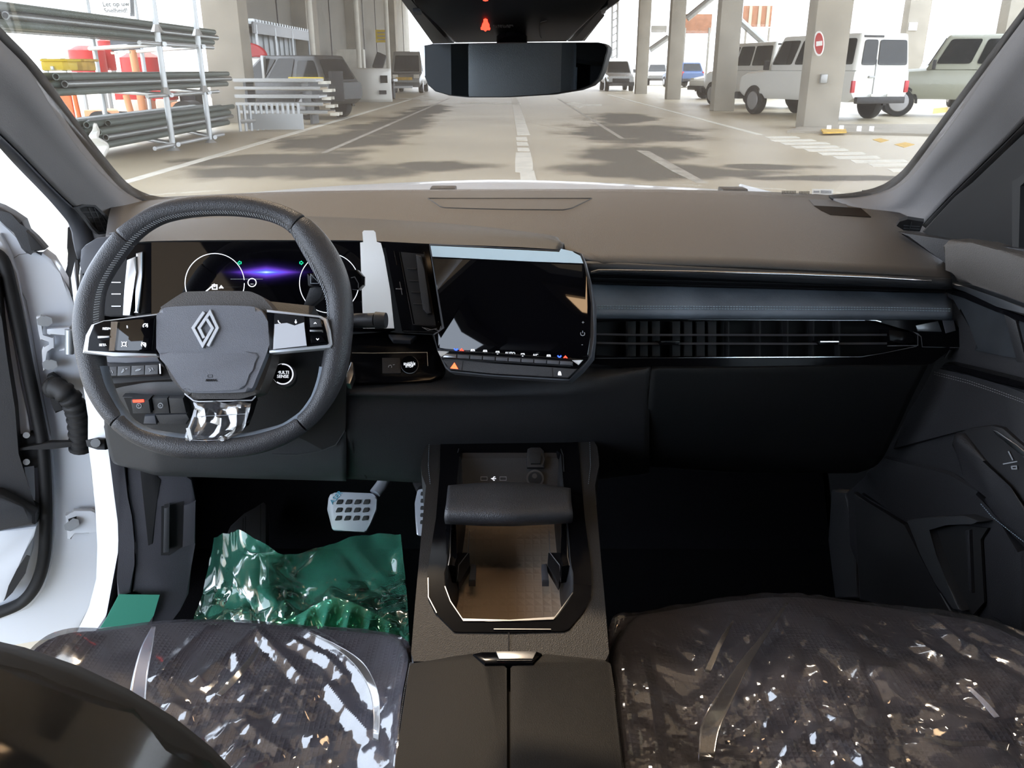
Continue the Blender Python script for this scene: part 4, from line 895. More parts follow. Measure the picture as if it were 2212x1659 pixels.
slab('pocket_lip', cG([(820, 890), (960, 875), (1140, 865), (1240, 900), (1200, 912), (1050, 918), (940, 935), (990, 1080), (1060, 1260), (1130, 1400), (1080, 1390), (980, 1250), (900, 1080)]), PR, .03, m_dash2, pd, .005, lift=.016, seg=3)
slab('pocket_opening', cG([(945, 940), (1140, 920), (1280, 935), (1240, 1000), (1260, 1350), (1200, 1420), (1120, 1380), (1050, 1230)]), PR, .004, m_black, pd, lift=.0)
slab('pocket_divider', cG([(1150, 950), (1175, 945), (1190, 1300), (1170, 1290)]), PR, .01, m_doorl, pd, .003, lift=.006)
slab('speaker_grille', cG([(525, 735), (600, 790), (810, 915), (900, 1090), (1010, 1300), (1090, 1420), (800, 1390), (560, 1340), (545, 1000)]), PR, .01, m_dark, pd, .004, lift=-.002)
slab('front_edge', cG([(400, 720), (490, 730), (525, 950), (555, 1330), (420, 1330), (380, 1000)]), PR, .02, m_doorl, pd, .008, lift=-.02, seg=3)

# the rest of the passenger door beside the seat
box('door_base', (.738, .55, H - .63), (.03, .86, .66), m_doorl, pd, None, .006); box('top_roll', (.715, .55, H - .315), (.06, .84, .06), m_doorl, pd, None, .02); box('armrest', (.706, .52, H - .56), (.06, .70, .06), m_doorl, pd, None, .02)
box('window_glass', (.745, .55, H - .06), (.005, .84, .44), glassmat('side_window_glass', (.80, .84, .83), .6), pd); box('window_frame', (.735, .55, H + .16), (.05, .9, .05), m_rubber, pd, None, .01)
# ------------------------------------------------------------------ overhead unit and rear-view mirror
oh = thing('overhead_unit', 'black overhead camera and warning-lamp unit above the mirror', 'overhead console', (0, 1.15, H + .12))
PO = P3(PY(960, 92, 1.17), PY(1230, 92, 1.17), PY(1106, 0, 1.02))
slab('lamp_panel', b3([(60, -120), (150, 42), (485, 372), (1440, 362), (1760, 40), (1900, -120)]), PO, .03, M('overhead_black', (.004, .004, .004), .45, spec=.12), oh, .004)
slab('side_cover', b3([(-60, -120), (28, 0), (290, 385), (490, 380), (108, 0), (40, -120)]), PO, .03, m_grey, oh, .006, lift=-.006)
slab('side_cover', b3([(1600, 362), (1436, 366), (1765, 36), (1880, -120), (1990, -120), (1850, 0), (1790, 100), (1720, 130)]), PO, .03, m_dash, oh, .006, lift=-.006)
slab('clip', b3([(125, 100), (190, 100), (200, 128), (140, 130)]), PO, .004, m_capgrey, oh, lift=-.001); slab('clip', b3([(1725, 95), (1790, 60), (1770, 120), (1735, 130)]), PO, .01, m_satin, oh, .002, lift=.0)
slab('seat_belt_lamp', b3([(745, 165), (762, 172), (766, 195), (778, 215), (780, 240), (786, 245), (782, 258), (760, 256), (745, 270), (730, 256), (708, 255), (704, 243), (712, 236), (718, 212), (728, 195), (728, 172)]), PO, .001, m_em_r, oh, lift=.001)
slab('warning_lamp', b3([(725, -20), (770, -20), (768, 6), (745, 12), (724, 6)]), PO, .001, m_em_r, oh, lift=.001)
text('lettering', 'PASSENGER\nAIR BAG', (1087, 57), PO, 8.5, M('dim_print', (.035, .03, .03), .6), oh, .001, space=.95)
strokes('divider_line', [b3([(810, 180), (810, 300)])], .8, PO, bpy.data.materials['dim_print'], oh)
strokes('icon_outline', [b3([(1270, 180), (1215, 195), (1203, 240), (1210, 310), (1225, 330)])], .7, PO, bpy.data.materials['dim_print'], oh)
dl = thing('added_roof_lamp', 'unseen warm roof lamp added to light the console', 'lamp', (0, .62, H + .19))
box('lens', (0, .62, H + .188), (.16, .08, .012), M('warm_lens', (1, .62, .32), .4, emit=1), dl, None, .004); box('bezel', (0, .62, H + .196), (.24, .16, .012), m_dash, dl, None, .004)
la = bpy.data.lights.new('added_roof_light', 'AREA'); la.shape = 'RECTANGLE'; la.size = .16; la.size_y = .08; la.energy = .30; la.color = (1, .66, .38)  # unseen lamp, added to warm the console and armrest lids
lo = bpy.data.objects.new('added_roof_light', la); COL.objects.link(lo); lo.location = (0, .62, H + .178); lo.parent = dl; lo.matrix_parent_inverse = Matrix.Translation(dl.location).inverted()
mrr = thing('rear_view_mirror', 'frameless interior rear-view mirror hanging below the overhead unit', 'mirror', (0, 1.13, H + .02))
a_, b_, c_ = PY(905, 110, 1.135), PY(1313, 95, 1.0785), PY(1106, 205, 1.105)
PM = P3(a_, b_, c_)
mo = b3([(172, 432), (185, 405), (215, 385), (290, 374), (480, 370), (1000, 362), (1700, 358), (1770, 372), (1793, 400), (1790, 440), (1745, 600), (1712, 670), (1650, 728), (1540, 768), (1300, 808), (900, 832), (600, 832), (430, 815), (310, 782), (248, 728), (205, 620)])
slab('housing', mo, PM, .035, m_rubber, mrr, .006, lift=.0, seg=3)
mi = [(1108 + (x - 1108) * .985, 150 + (y - 150) * .965) for x, y in mo]
slab('mirror_glass', mi, PM, .002, M('mirror_glass_m', (.62, .68, .70), .0, 1.0), mrr, lift=.0025, smooth=0)
cyl('stalk', PY(1106, 100, 1.13) + V((0, .01, 0)), V((0, 1.2, H + .1)), .02, m_gloss, mrr, 14)
# ================================================================== DASHBOARD
db = thing('dashboard', 'black moulded dashboard spanning the cabin below the windshield', 'dashboard', (0, 1.3, H - .4))
far = [PY(x, y, Y) for x, y, Y in [(250, 436, 1.70), (300, 431, 1.74), (420, 424, 1.80), (620, 416, 1.87), (860, 412, 1.91), (1110, 410.5, 1.93), (1400, 411, 1.91), (1620, 415, 1.86), (1760, 421, 1.80), (1842, 429, 1.73)]]
lip_px = [(1222, 541), (1285, 566), (1345, 569), (1600, 576), (1800, 586), (1960, 595), (2054, 602)]
crease = [(236, 505), (300, 490), (420, 474), (620, 468), (800, 474), (1000, 487), (1180, 508)]
def lipY(px): return 1.19 + .03 * (px - 1285) / 770
near = [PD(x, y, -.254) for x, y in [(228, 519), (300, 517), (420, 515), (620, 514), (800, 515), (1000, 521), (1120, 527), (1190, 534)]] + [PY(x, y, lipY(x)) for x, y in lip_px[1:]]
N_ = 60
fr_, nr_ = resample(spl(far, 6), N_), resample(spl(near, 6), N_)
def pad_pt(f, n, t, u): return f.lerp(n, t) + V((.045 * max(0, (u - .8) / .2) * sin(pi * t), 0, .012 * sin(pi * t)))
rows = [[pad_pt(f, n, k / 16, j / (N_ - 1)) for j, (f, n) in enumerate(zip(fr_, nr_))] for k in range(17)]
grid('top_pad', rows, m_dash, db, .004)
from mathutils.bvhtree import BVHTree
def bvh_of(rows):
    n = len(rows[0]); vs = [p for r in rows for p in r]
    return BVHTree.FromPolygons(vs, [(i * n + j, i * n + j + 1, (i + 1) * n + j + 1, (i + 1) * n + j) for i in range(len(rows) - 1) for j in range(n - 1)])
pad_bvh = bvh_of(rows)
def on_bvh(b, px, py, lift=0.0, fallback=None):
    h, nrm, i, d = b.ray_cast(C0, ray(px, py).normalized())
    if h is None: return fallback
    return h - ray(px, py).normalized() * lift
# eyebrow over the instrument screen
ebA = [(on_bvh(pad_bvh, x, y, .004) or PY(x, y, 1.42)) for x, y in crease] + [on_bvh(pad_bvh, 1206, 519, .004), on_bvh(pad_bvh, 1218, 532, .004)]
ebB = [PY(x, y, 1.225) for x, y in [(282, 526), (330, 521), (480, 519), (620, 519), (780, 520), (930, 527), (1100, 533), (1190, 538), (1216, 540)]]
A_, B_ = resample(spl(ebA, 6), 50), resample(spl(ebB, 6), 50)
grid('screen_hood', [[a + V((0, .004, -.03)) for a in A_]] + [[a.lerp(b, t) + V((0, 0, .006 * sin(pi * t))) for a, b in zip(A_, B_)] for t in [k / 6 for k in range(7)]] + [[b + V((0, .012, -.010)) for b in B_], [b + V((0, .05, -.014)) for b in B_]], m_dash2, db, .003)
# end cap at the driver's side
slab('end_cap', c6([(130, 430), (160, 395), (240, 345), (420, 330), (480, 420), (330, 500), (190, 560), (140, 600), (128, 520)]), Plane(PY(200, 545, 1.30), (.2, -1, .25)), .06, m_capgrey, db, .008)
slab('end_cap_side', c6([(128, 560), (200, 540), (330, 500), (400, 560), (330, 860), (160, 900), (110, 800)]), Plane(PY(200, 545, 1.31), (.2, -1, .1)), .06, m_dash2, db, .006)
# centre speaker grille in the top pad
pts = [(925, 431), (1278, 431), (1235, 452), (1218, 456), (958, 450), (950, 446)]
def top_at(px, py): return on_bvh(pad_bvh, px, py)
sp_p = [top_at(*p) for p in pts]; psp = P3(sp_p[0], sp_p[1], (sp_p[3] + sp_p[4]) / 2).off(.004)
gt = [V((925 + (1278 - 925) * k / 30, 431)) for k in range(31)]; gbm = resample([(952, 449), (958, 451), (1000, 452.5), (1100, 455), (1218, 456), (1235, 452)], 31)
grows = [[on_bvh(pad_bvh, *(gt[j].lerp(V((gbm[j].x, gbm[j].y)), i / 8)), .0025) for j in range(31)] for i in range(9)]
grid('speaker_grille', grows, M('grille_brown', (.30, .23, .16), .6, bump=(700, 1.0), kind='VORONOI'), db, .003)
rim = [p + V((0, 0, .002)) for p in grows[0] + [r[-1] for r in grows[1:]] + grows[-1][::-1] + [r[0] for r in grows[::-1][1:-1]]]
tube('grille_rim', rim, .0014, m_dash2, db, 6, True)
slab('sunload_tag', c8([(1180, 100), (1410, 112), (1460, 155), (1260, 145), (1215, 125)]), P3(top_at(1760, 446), top_at(1860, 446), top_at(1820, 470)).off(.003), .002, M('brown_tag', (.022, .016, .012), .85, spec=.05), db)
slab('glass_reflector', c8([(1155, 70), (1330, 75), (1345, 108), (1180, 100)]), P3(top_at(1750, 432), top_at(1820, 434), top_at(1790, 446)).off(.003), .002, m_capgrey, db)

# passenger fascia
def frow(f, dY): return [PY(x, f(x), lipY(x) + dY) for x in (1262, 1330, 1450, 1600, 1750, 1900, 2000, 2056)]
def lin_(y0, y1, x0=1262, x1=2056): return lambda x: y0 + (y1 - y0) * (x - x0) / (x1 - x0)
lipf = lambda x: [566 + (x - 1285) * .05, 566][x < 1285] if x < 1345 else 569 + (x - 1345) * .0465
loft('lip_face', [frow(lipf, 0.0), frow(lambda x: lipf(x) + 5, -.006), frow(lambda x: lipf(x) + 16, -.004), frow(lambda x: lipf(x) + 22, .03)], m_dash2, db, 40, 3, .003)
loft('lip_groove', [frow(lin_(588, 612), .03), frow(lin_(598, 622), .07), frow(lin_(616, 634), .055)], m_dark, db, 40, 3, .003)
tube('chrome_strip', [PY(x, y, lipY(x) - .008) for x, y in [(1276, 588), (1292, 584), (1330, 584), (1500, 587), (1700, 592), (1880, 599), (1985, 605), (2011, 607)]], .0022, m_chrome, db, 8)
loft('suede_pad', [frow(lin_(614, 634), .055), frow(lin_(632, 648), .03), frow(lin_(660, 664), .004), frow(lin_(676, 680), -.006), frow(lin_(688, 690), .004)], m_suede, db, 50, 4, .003)
for d_ in (0, 5):
    bm_lines = dashes([(1286, 661 + d_), (1600, 662.5 + d_), (1900, 664 + d_), (2056, 667 + d_)], 4, 2.2)
    P_ = lambda x, y: PY(x, y, lipY(x) - .0035 + (.013 if d_ == 0 else .006) * 0 + .006)
    bm = bmesh.new()
    for l in bm_lines:
        a, b = PY(l[0].x, l[0].y, lipY(l[0].x) + (.002 if d_ == 0 else -.001) - .004), PY(l[1].x, l[1].y, lipY(l[1].x) + (.002 if d_ == 0 else -.001) - .004)
        tube_bm(bm, [a, b], .0008, 5)
    tag(from_bm('stitching', bm, m_thread, db), kind='stuff')
PV = P3(PY(1286, 690, 1.195), PY(1890, 690, 1.22), PY(1600, 775, 1.19))
vout = c8([(92, 652), (1480, 650), (1600, 655), (1860, 648), (1890, 700), (1950, 796), (1850, 810), (1750, 885), (700, 893), (92, 897)])
vin = c8([(108, 662), (900, 662), (1470, 666), (1560, 690), (1672, 722), (1690, 788), (1560, 820), (1410, 840), (900, 846), (108, 848)])
ringslab('vent_surround', vout, vin, PV, .02, m_gloss, db, 160)
slab('vent_back', c8([(95, 650), (1500, 652), (1700, 715), (1700, 795), (1420, 850), (95, 858)]), PV.off(-.045), .01, m_black, db)
for y in (735, 778):
    l = c8([(112, y - 4), (300, y), (700, y), (1100, y + 1), (1540, y - 1)]); bm = bmesh.new()
    prism(bm, [PV.hit(x, q - 1.8, -.006) for x, q in l] + [PV.hit(x, q + 2.6, -.002) for x, q in l[::-1]], -PV.n * .03, .001); from_bm('vent_slat', bm, m_capgrey, db)
for grp in ((1356, 1382, 1408), (1452, 1478, 1505, 1530), (1572, 1640, 1700, 1756, 1812)):
    for x in grp: slab('vane', [(x, 694), (x + 14 * (x < 1550) + 4, 694), (x + 14 * (x < 1550) + 4, 770), (x, 770)], PV.off(-.022), .016, m_rubber, db, .002)
for x0, x1 in ((1422, 1470), (1766, 1814)):
    slab('vent_tab', [(x0, 736), (x1, 735), (x1 - 4, 745), (x0 + 5, 746)], PV, .02, m_gloss, db, .001, lift=.004); strokes('tab_highlight', [[(x0 + 6, 738), (x1 - 2, 738)]], 2.2, PV, m_chrome, db, lift=.005)
strokes('chrome_outline', [c8([(105, 655), (700, 656), (1280, 659), (1400, 659), (1480, 664), (1510, 672)]), c8([(105, 851), (900, 846), (1410, 844), (1520, 826), (1685, 792)]), c8([(1540, 790), (1690, 788), (1690, 735), (1670, 722), (1690, 730), (1706, 745), (1712, 795), (1850, 798), (1935, 800)]), c8([(1850, 803), (1825, 848)])], 1.7, PV, m_chrome, db, lift=.0012)
strokes('chrome_wedge', [c8([(560, 659), (1430, 663)])], 2.6, PV, m_satin, db, lift=.001)
slab('vent_wheel', c8([(1548, 708), (1660, 722), (1684, 738), (1684, 780), (1620, 782), (1548, 772)]), PV, .03, m_gloss, db, .003, lift=-.004)
slab('wheel_cap', c8([(1680, 690), (1790, 668), (1810, 722), (1690, 718)]), PV, .004, m_satin, db, .001, lift=.002); slab('wheel_cap', c8([(1812, 660), (1865, 652), (1878, 715), (1830, 728)]), PV, .004, m_capgrey, db, .001, lift=.002)
# glovebox and lower panels
Yg = lambda x: 1.175 + .04 * (x - 1416) / 600
gb = [[PY(x, y, Yg(x) + d) for x, y in r] for r, d in (([(1408, 792), (1600, 791), (1800, 788), (2005, 786)], .02), ([(1408, 797), (1600, 796), (1800, 792), (2004, 790)], -.008), ([(1406, 806), (1600, 806), (1800, 804), (1996, 802)], -.012), ([(1400, 870), (1600, 880), (1800, 880), (1962, 870)], .0), ([(1398, 930), (1600, 945), (1800, 950), (1930, 940)], .03), ([(1396, 985), (1600, 1000), (1780, 1008), (1896, 1000)], .07), ([(1400, 1005), (1600, 1018), (1760, 1020), (1850, 1020)], .16))]
loft('glovebox_door', gb, m_glove, db, 40, 4, .004)
strokes('glovebox_seam', [[(1404, 792), (1404, 850), (1398, 930), (1398, 1000)]], 2.0, P3(PY(1404, 792, 1.160), PY(1398, 1000, 1.245), PY(1500, 900, 1.18)), m_black, db, lift=.004)
lc = [[PY(x, y, Y) for x, y, Y in r] for r in (
    [(740, 800, 1.22), (900, 808, 1.22), (1050, 800, 1.22), (1200, 798, 1.20), (1402, 792, 1.20)],
    [(740, 826, 1.17), (900, 826, 1.165), (1050, 822, 1.165), (1200, 815, 1.16), (1402, 797, 1.168)],
    [(742, 848, 1.145), (900, 850, 1.14), (1050, 850, 1.14), (1220, 845, 1.145), (1402, 806, 1.163)],
    [(744, 862, 1.155), (900, 866, 1.15), (1050, 866, 1.15), (1230, 865, 1.152), (1402, 868, 1.175)],
    [(744, 930, 1.17), (900, 935, 1.17), (1050, 935, 1.17), (1230, 935, 1.175), (1402, 940, 1.20)],
    [(746, 1000, 1.22), (900, 1020, 1.22), (1050, 1020, 1.24), (1230, 1020, 1.24), (1402, 1000, 1.25)],
    [(746, 1032, 1.26), (900, 1040, 1.28), (1050, 1040, 1.30), (1230, 1040, 1.32), (1402, 1020, 1.36)])]
loft('lower_panel', lc, m_dashlow, db, 50, 4, .004, curve=False)
dl_ = [[PY(x, y, Y) for x, y, Y in r] for r in (
    [(200, 700, 1.27), (330, 690, 1.25), (500, 690, 1.25), (748, 690, 1.25)],
    [(226, 822, 1.20), (330, 818, 1.18), (500, 815, 1.17), (748, 815, 1.17)],
    [(226, 836, 1.175), (330, 832, 1.15), (500, 830, 1.145), (748, 830, 1.145)],
    [(228, 930, 1.21), (330, 930, 1.18), (500, 930, 1.17), (748, 930, 1.17)],
    [(240, 985, 1.24), (340, 1000, 1.21), (500, 1000, 1.20), (748, 1000, 1.20)],
    [(250, 1000, 1.26), (340, 1022, 1.24), (500, 1028, 1.24), (748, 1034, 1.25)],
    [(270, 1005, 1.34), (340, 1026, 1.34), (500, 1030, 1.36), (748, 1036, 1.36)])]
loft('knee_panel', dl_, m_dash2, db, 50, 4, .004, curve=False)
PK = P3(PY(240, 950, 1.214), PY(740, 950, 1.18), PY(500, 840, 1.145)).off(.006)
strokes('fuse_cover_seam', [[(331, 1012), (418, 1014), (519, 1016), (502, 992)]], 1.6, PK, m_threadg, db, lift=-.016)
strokes('panel_seam', [[(757, 950), (766, 985), (775, 1005), (792, 1034)]], 2.2, P3(PY(757, 950, 1.178), PY(792, 1034, 1.26), PY(900, 990, 1.20)), m_black, db, lift=.004)
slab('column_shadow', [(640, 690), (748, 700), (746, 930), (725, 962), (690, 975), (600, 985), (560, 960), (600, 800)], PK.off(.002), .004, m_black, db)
slab('column_shroud', [(520, 700), (660, 715), (690, 770), (700, 850), (660, 940), (560, 975), (480, 970), (500, 850)], PK.off(.03), .05, m_dark, db, .012, seg=3)
strokes('shroud_rim', [[(588, 982), (640, 983), (690, 976), (725, 962), (745, 930)]], 2.0, PK, m_dash2, db, lift=.008)
# switch rows left of the column
PSW = P3(PY(240, 790, 1.165), PY(360, 790, 1.15), PY(300, 830, 1.14))
slab('ledge', cH([(180, 452), (420, 460), (640, 462), (660, 505), (400, 512), (260, 510), (200, 480)]), PSW, .05, m_capgrey, db, .006, lift=.0)
slab('switch_bezel', cH([(190, 505), (300, 512), (680, 500), (760, 640), (500, 655), (200, 690)]), PSW, .02, m_black, db, .002, lift=-.004)
for k in range(4):
    x0 = 228 + k * 106; slab('switch', cH([(x0, 545 - k * 5), (x0 + 102, 540 - k * 5), (x0 + 100, 612 - k * 4), (x0 - 4, 618 - k * 4)]), PSW, .012, m_dash2, db, .0015, lift=.006)
strokes('chrome_end', [cH([(660, 520), (664, 598)])], 3, PSW, m_satin, db, lift=.006)
strokes('switch_icons', [cH([(262, 592), (270, 570)]), cH([(278, 570), (280, 592)]), cH([(288, 570), (298, 592)]), cH([(365, 590), (385, 575), (380, 560), (372, 575), (365, 590)]), cH([(395, 560), (410, 558)]), cH([(470, 575), (500, 570), (515, 560), (490, 562), (470, 575)]), cH([(575, 555), (590, 570), (580, 580)]), cH([(600, 550), (610, 570)])], 1.3, PSW, m_print, db, lift=.0068)
PB = P3(PY(270, 858, 1.165), PY(400, 858, 1.155), PY(330, 915, 1.172)).off(.012)
slab('brake_panel', cH([(370, 775), (840, 782), (862, 830), (890, 950), (862, 992), (540, 1000), (440, 950)]), PB, .01, m_dash2, db, .002)
slab('brake_recess', cH([(385, 785), (585, 786), (605, 905), (640, 990), (530, 990), (450, 945)]), PB, .002, m_black, db, lift=.0008)
slab('brake_switch', cH([(432, 800), (575, 800), (592, 905), (450, 908)]), PB, .014, m_dash2, db, .003, lift=.010)
slab('brake_paddle', cH([(540, 925), (622, 920), (635, 988), (530, 985)]), PB, .01, m_capgrey, db, .003, lift=.006)
slab('brake_lamp', cH([(450, 800), (535, 798), (538, 816), (455, 820)]), PB, .001, m_em_r, db, lift=.011)
slab('blank_switch', cH([(600, 788), (718, 785), (736, 905), (618, 908)]), PB, .006, m_dash2, db, .002, lift=.004); slab('blank_switch', cH([(726, 786), (838, 788), (866, 902), (742, 905)]), PB, .006, m_dash2, db, .002, lift=.004)
slab('coin_tray', cH([(622, 914), (866, 910), (888, 948), (860, 985), (660, 985)]), PB, .006, m_dash2, db, .002, lift=.004)
strokes('brake_icons', [('c', cH(disc(500, 845, 18, 14))), ('c', cH(disc(665, 843, 18, 14)))], 1.3, PB, m_print, db, lift=.0107)
text('lettering', 'P', (300.3, 877), PB, 7, m_print, db, .0107); text('lettering', 'A', (346.5, 876.5), PB, 7, m_print, db, .0107)

# instrument screen band and vents
PC = P3(PY(325, 522, 1.225), PY(845, 522, 1.225), PY(600, 712, 1.18))
ic = thing('instrument_display', 'wide glossy digital instrument display behind the steering wheel', 'display', (-.3, 1.2, H - .28))
slab('screen', [(327, 523), (782, 522), (852, 712), (840, 716), (327, 716)], PC, .012, m_screen, ic)
cN = c6
strokes('gauge_ring', [[(130 + x / 3.072, 400 + y / 3.072) for x, y in disc(1025, 650, 197, 60)], [(130 + x / 3.072, 400 + y / 3.072) for x, y in disc(1785, 650, 197, 60)]], 1.4, PC, m_em_w, ic, lift=.0008)
strokes('needle', [cN([(965, 706), (1025, 655)])], 2.4, PC, m_em_w, ic)
strokes('mode_ring', [('c', cN(disc(1273, 646, 27, 24)))], 1.8, PC, m_em_w, ic); strokes('mode_dots', [cN([(1264, 656), (1267, 656)]), cN([(1271, 656), (1274, 656)]), cN([(1278, 656), (1281, 656)])], 1.2, PC, m_em_w, ic)
strokes('horizon_line', [cN([(1130, 623), (1345, 623)])], .8, PC, m_print, ic)
strokes('turn_arrow', [('c', cN([(1178, 515), (1190, 503), (1190, 509), (1201, 509), (1201, 521), (1190, 521), (1190, 527)])), ('c', cN([(1612, 515), (1600, 503), (1600, 509), (1589, 509), (1589, 521), (1600, 521), (1600, 527)]))], 1.2, PC, m_em_g, ic)
strokes('warning_icons', [('c', cN([(1010, 662), (1040, 662), (1040, 690), (1010, 690)])), cN([(1018, 672), (1032, 672)]), cN([(1055, 685), (1068, 668), (1082, 685)]), cN([(1060, 680), (1080, 680)])], 2.2, PC, m_em_w, ic)
# the glowing streak drawn on the screen
mg = M('screen_streak', (.002, .002, .003), .05); nt = mg.node_tree; Nn = nt.nodes; Ln = nt.links
tc = Nn.new('ShaderNodeTexCoord'); mp = Nn.new('ShaderNodeMapping'); mp.inputs['Location'].default_value = (-1, -1, -1); mp.inputs['Scale'].default_value = (2, 2, 2)
Ln.new(tc.outputs['Generated'], mp.inputs[0]); sx = Nn.new('ShaderNodeSeparateXYZ'); Ln.new(mp.outputs[0], sx.inputs[0])
def mth(op, a, b=None):
    n = Nn.new('ShaderNodeMath'); n.operation = op
    for i, v in enumerate((a, b)):
        if v is None: continue
        if isinstance(v, (int, float)): n.inputs[i].default_value = v
        else: Ln.new(v, n.inputs[i])
    return n.outputs[0]
ax = mth('ABSOLUTE', sx.outputs[0]); az = mth('ABSOLUTE', sx.outputs[2])
core = mth('EXPONENT', mth('MULTIPLY', mth('ADD', mth('MULTIPLY', mth('POWER', ax, 1.2), 4.2), mth('MULTIPLY', az, 7.0)), -1.0))
edge = mth('MULTIPLY', mth('SUBTRACT', 1.0, mth('POWER', ax, 3.0)), mth('SUBTRACT', 1.0, mth('POWER', az, 3.0)))
val = mth('MULTIPLY', core, edge)
cr = Nn.new('ShaderNodeValToRGB'); e = cr.color_ramp.elements
e[0].position = 0; e[0].color = (0, 0, 0, 1); e[1].position = 1; e[1].color = (.75, .85, 1, 1)
for pos, c in ((.03, (.01, .004, .05, 1)), (.16, (.10, .035, .42, 1)), (.45, (.09, .10, .95, 1)), (.75, (.2, .38, 1, 1))):
    q = e.new(pos); q.color = c
Ln.new(val, cr.inputs[0]); Ln.new(cr.outputs[0], Nn['Principled BSDF'].inputs['Emission Color']); Nn['Principled BSDF'].inputs['Emission Strength'].default_value = 1.3
slab('light_streak', cN([(1035, 478), (1700, 478), (1700, 676), (1035, 676)]), PC, .0006, mg, ic, lift=.0005, smooth=0)
strokes('road_graphic', [[(500 + k * 6, 545 + k * 9 - 20), (520 + k * 6, 545 + k * 9 - 20)] for k in range(0)] or [cN([(1560, 560), (1560, 561)])], 1, PC, m_print, ic)
# protective tab stuck down the screen edge
tb = thing('screen_film_tab', 'white peel-off film strip stuck on the instrument display edge', 'film', PY(800, 600, 1.2))
slab('strip', c6([(1990, 380), (2010, 378), (2005, 312), (2015, 300), (2080, 300), (2092, 312), (2100, 375), (2128, 384), (2150, 470), (2190, 700), (2216, 950), (2010, 950), (1998, 600)]), PC, .001, m_paper, tb, lift=.004)
# driver's outer vent
sv = thing('side_air_vent', 'upright gloss black air vent at the outer end of the driver dash', 'air vent', PY(275, 620, 1.2))
slab('vent_frame', c6([(290, 620), (360, 520), (500, 390), (606, 382), (604, 850), (480, 865), (290, 865)]), PC, .02, m_gloss, sv, .002)
slab('vent_opening', c6([(305, 640), (370, 540), (440, 470), (425, 862), (300, 862)]), PC, .002, m_black, sv, lift=.0008)
slab('vertical_blade', c6([(440, 495), (500, 470), (502, 580), (472, 790), (462, 865), (412, 865), (425, 700)]), PC, .02, m_satin, sv, .003, lift=.01)
slab('bright_blade', c6([(500, 450), (546, 438), (540, 600), (520, 850), (484, 848), (512, 640)]), PC, .012, m_satin, sv, .003, lift=.006)
for y in (645, 722, 803): strokes('vane_tip', [c6([(340, y), (402, y)])], 2, PC, m_satin, sv, lift=.002)
# centre air vent
cvn = thing('centre_air_vent', 'slanted gloss black air vent between the two screens', 'air vent', PY(890, 620, 1.2))
slab('vent_frame', c7([(462, 222), (812, 244), (922, 880), (912, 910), (890, 925), (600, 912)]), PC, .03, m_gloss, cvn, .002, lift=.003)
slab('vent_opening', c7([(590, 300), (770, 318), (862, 868), (700, 860)]), PC, .002, m_black, cvn, lift=.0038)
strokes('chrome_line', [c7([(538, 292), (560, 400)]), c7([(580, 300), (684, 858), (865, 876)]), c7([(810, 250), (920, 870), (912, 905), (885, 920), (610, 910)]), c7([(770, 300), (800, 430)])], 1.5, PC, m_chrome, cvn, lift=.0045)
slab('thumb_slider', c7([(552, 580), (598, 582), (600, 590), (552, 588)]), PC, .004, m_satin, cvn, .001, lift=.006); strokes('slider_line', [c7([(582, 530), (602, 630)])], 1.4, PC, m_satin, cvn, lift=.004)
for k, y in enumerate((430, 521, 611, 701)): slab('vane', c7([(640 + k * 16, y - 5), (710 + k * 16, y - 3), (712 + k * 16, y + 8), (644 + k * 16, y + 4)]), PC, .006, m_dark, cvn, .001, lift=.007)
slab('blade', c7([(706, 320), (748, 330), (770, 430), (800, 620), (830, 770), (795, 780), (760, 740), (735, 560)]), PC, .012, m_dash2, cvn, .003, lift=.014)
slab('film_scrap', c7([(880, 830), (900, 850), (905, 900), (870, 905), (780, 900), (750, 880), (860, 885)]), PC, .001, m_filmk, cvn, lift=.006)
strokes('film_edge', [c7([(755, 880), (800, 905), (850, 895), (890, 910), (900, 870)]), c7([(770, 885), (830, 900), (870, 890)])], 1.0, PC, m_threadg, cvn, lift=.007)
# gloss panel with the start button
PG_ = P3(PY(760, 745, 1.19), PY(950, 760, 1.19), PY(850, 820, 1.155))
sp_ = thing('start_panel', 'gloss black lower panel carrying the round engine start button', 'switch panel', PY(850, 790, 1.17))
slab('panel', c7([(200, 930), (480, 915), (835, 935), (870, 1050), (935, 1190), (905, 1255), (820, 1300), (300, 1310), (190, 1310)]), PG_, .02, m_gloss, sp_, .004)
slab('grey_flap', c7([(495, 930), (715, 940), (665, 985), (530, 978)]), PG_, .02, m_capgrey, sp_, .004, lift=.012)
strokes('chrome_seam', [c7([(215, 1078), (370, 1080), (795, 1074), (800, 1180)])], 1.2, PG_, m_satin, sp_, lift=.001)
slab('auto_stop_switch', c7([(448, 1115), (585, 1115), (592, 1235), (450, 1236)]), PG_, .004, m_dark, sp_, .001, lift=.002)
strokes('switch_icon', [c7([(495, 1190), (500, 1175), (515, 1172), (522, 1185), (518, 1192)]), c7([(530, 1170), (545, 1168)])], 1.2, PG_, m_print, sp_, lift=.003)
cyl('start_button', PG_.hit(884.5, 787, 0), PG_.hit(884.5, 787, .008), .0125, m_gloss, sp_, 28)
strokes('button_ring', [('c', [(700 + x / 3.568, 460 + y / 3.568) for x, y in disc(660, 1170, 66, 32)]), ('c', [(700 + x / 3.568, 460 + y / 3.568) for x, y in disc(660, 1170, 48, 32)])], 1.0, PG_, m_print, sp_, lift=.002)
text('lettering', 'START\nENGINE\nSTOP', (884.5, 786.5), PG_.off(.008), 7.2, m_em_w, sp_, .0008, space=.75)
slab('stalk_end', c7([(175, 1240), (205, 1145), (222, 1150), (228, 1240), (200, 1318), (165, 1312)]), PG_, .02, m_satin, sp_, .003, lift=.03)

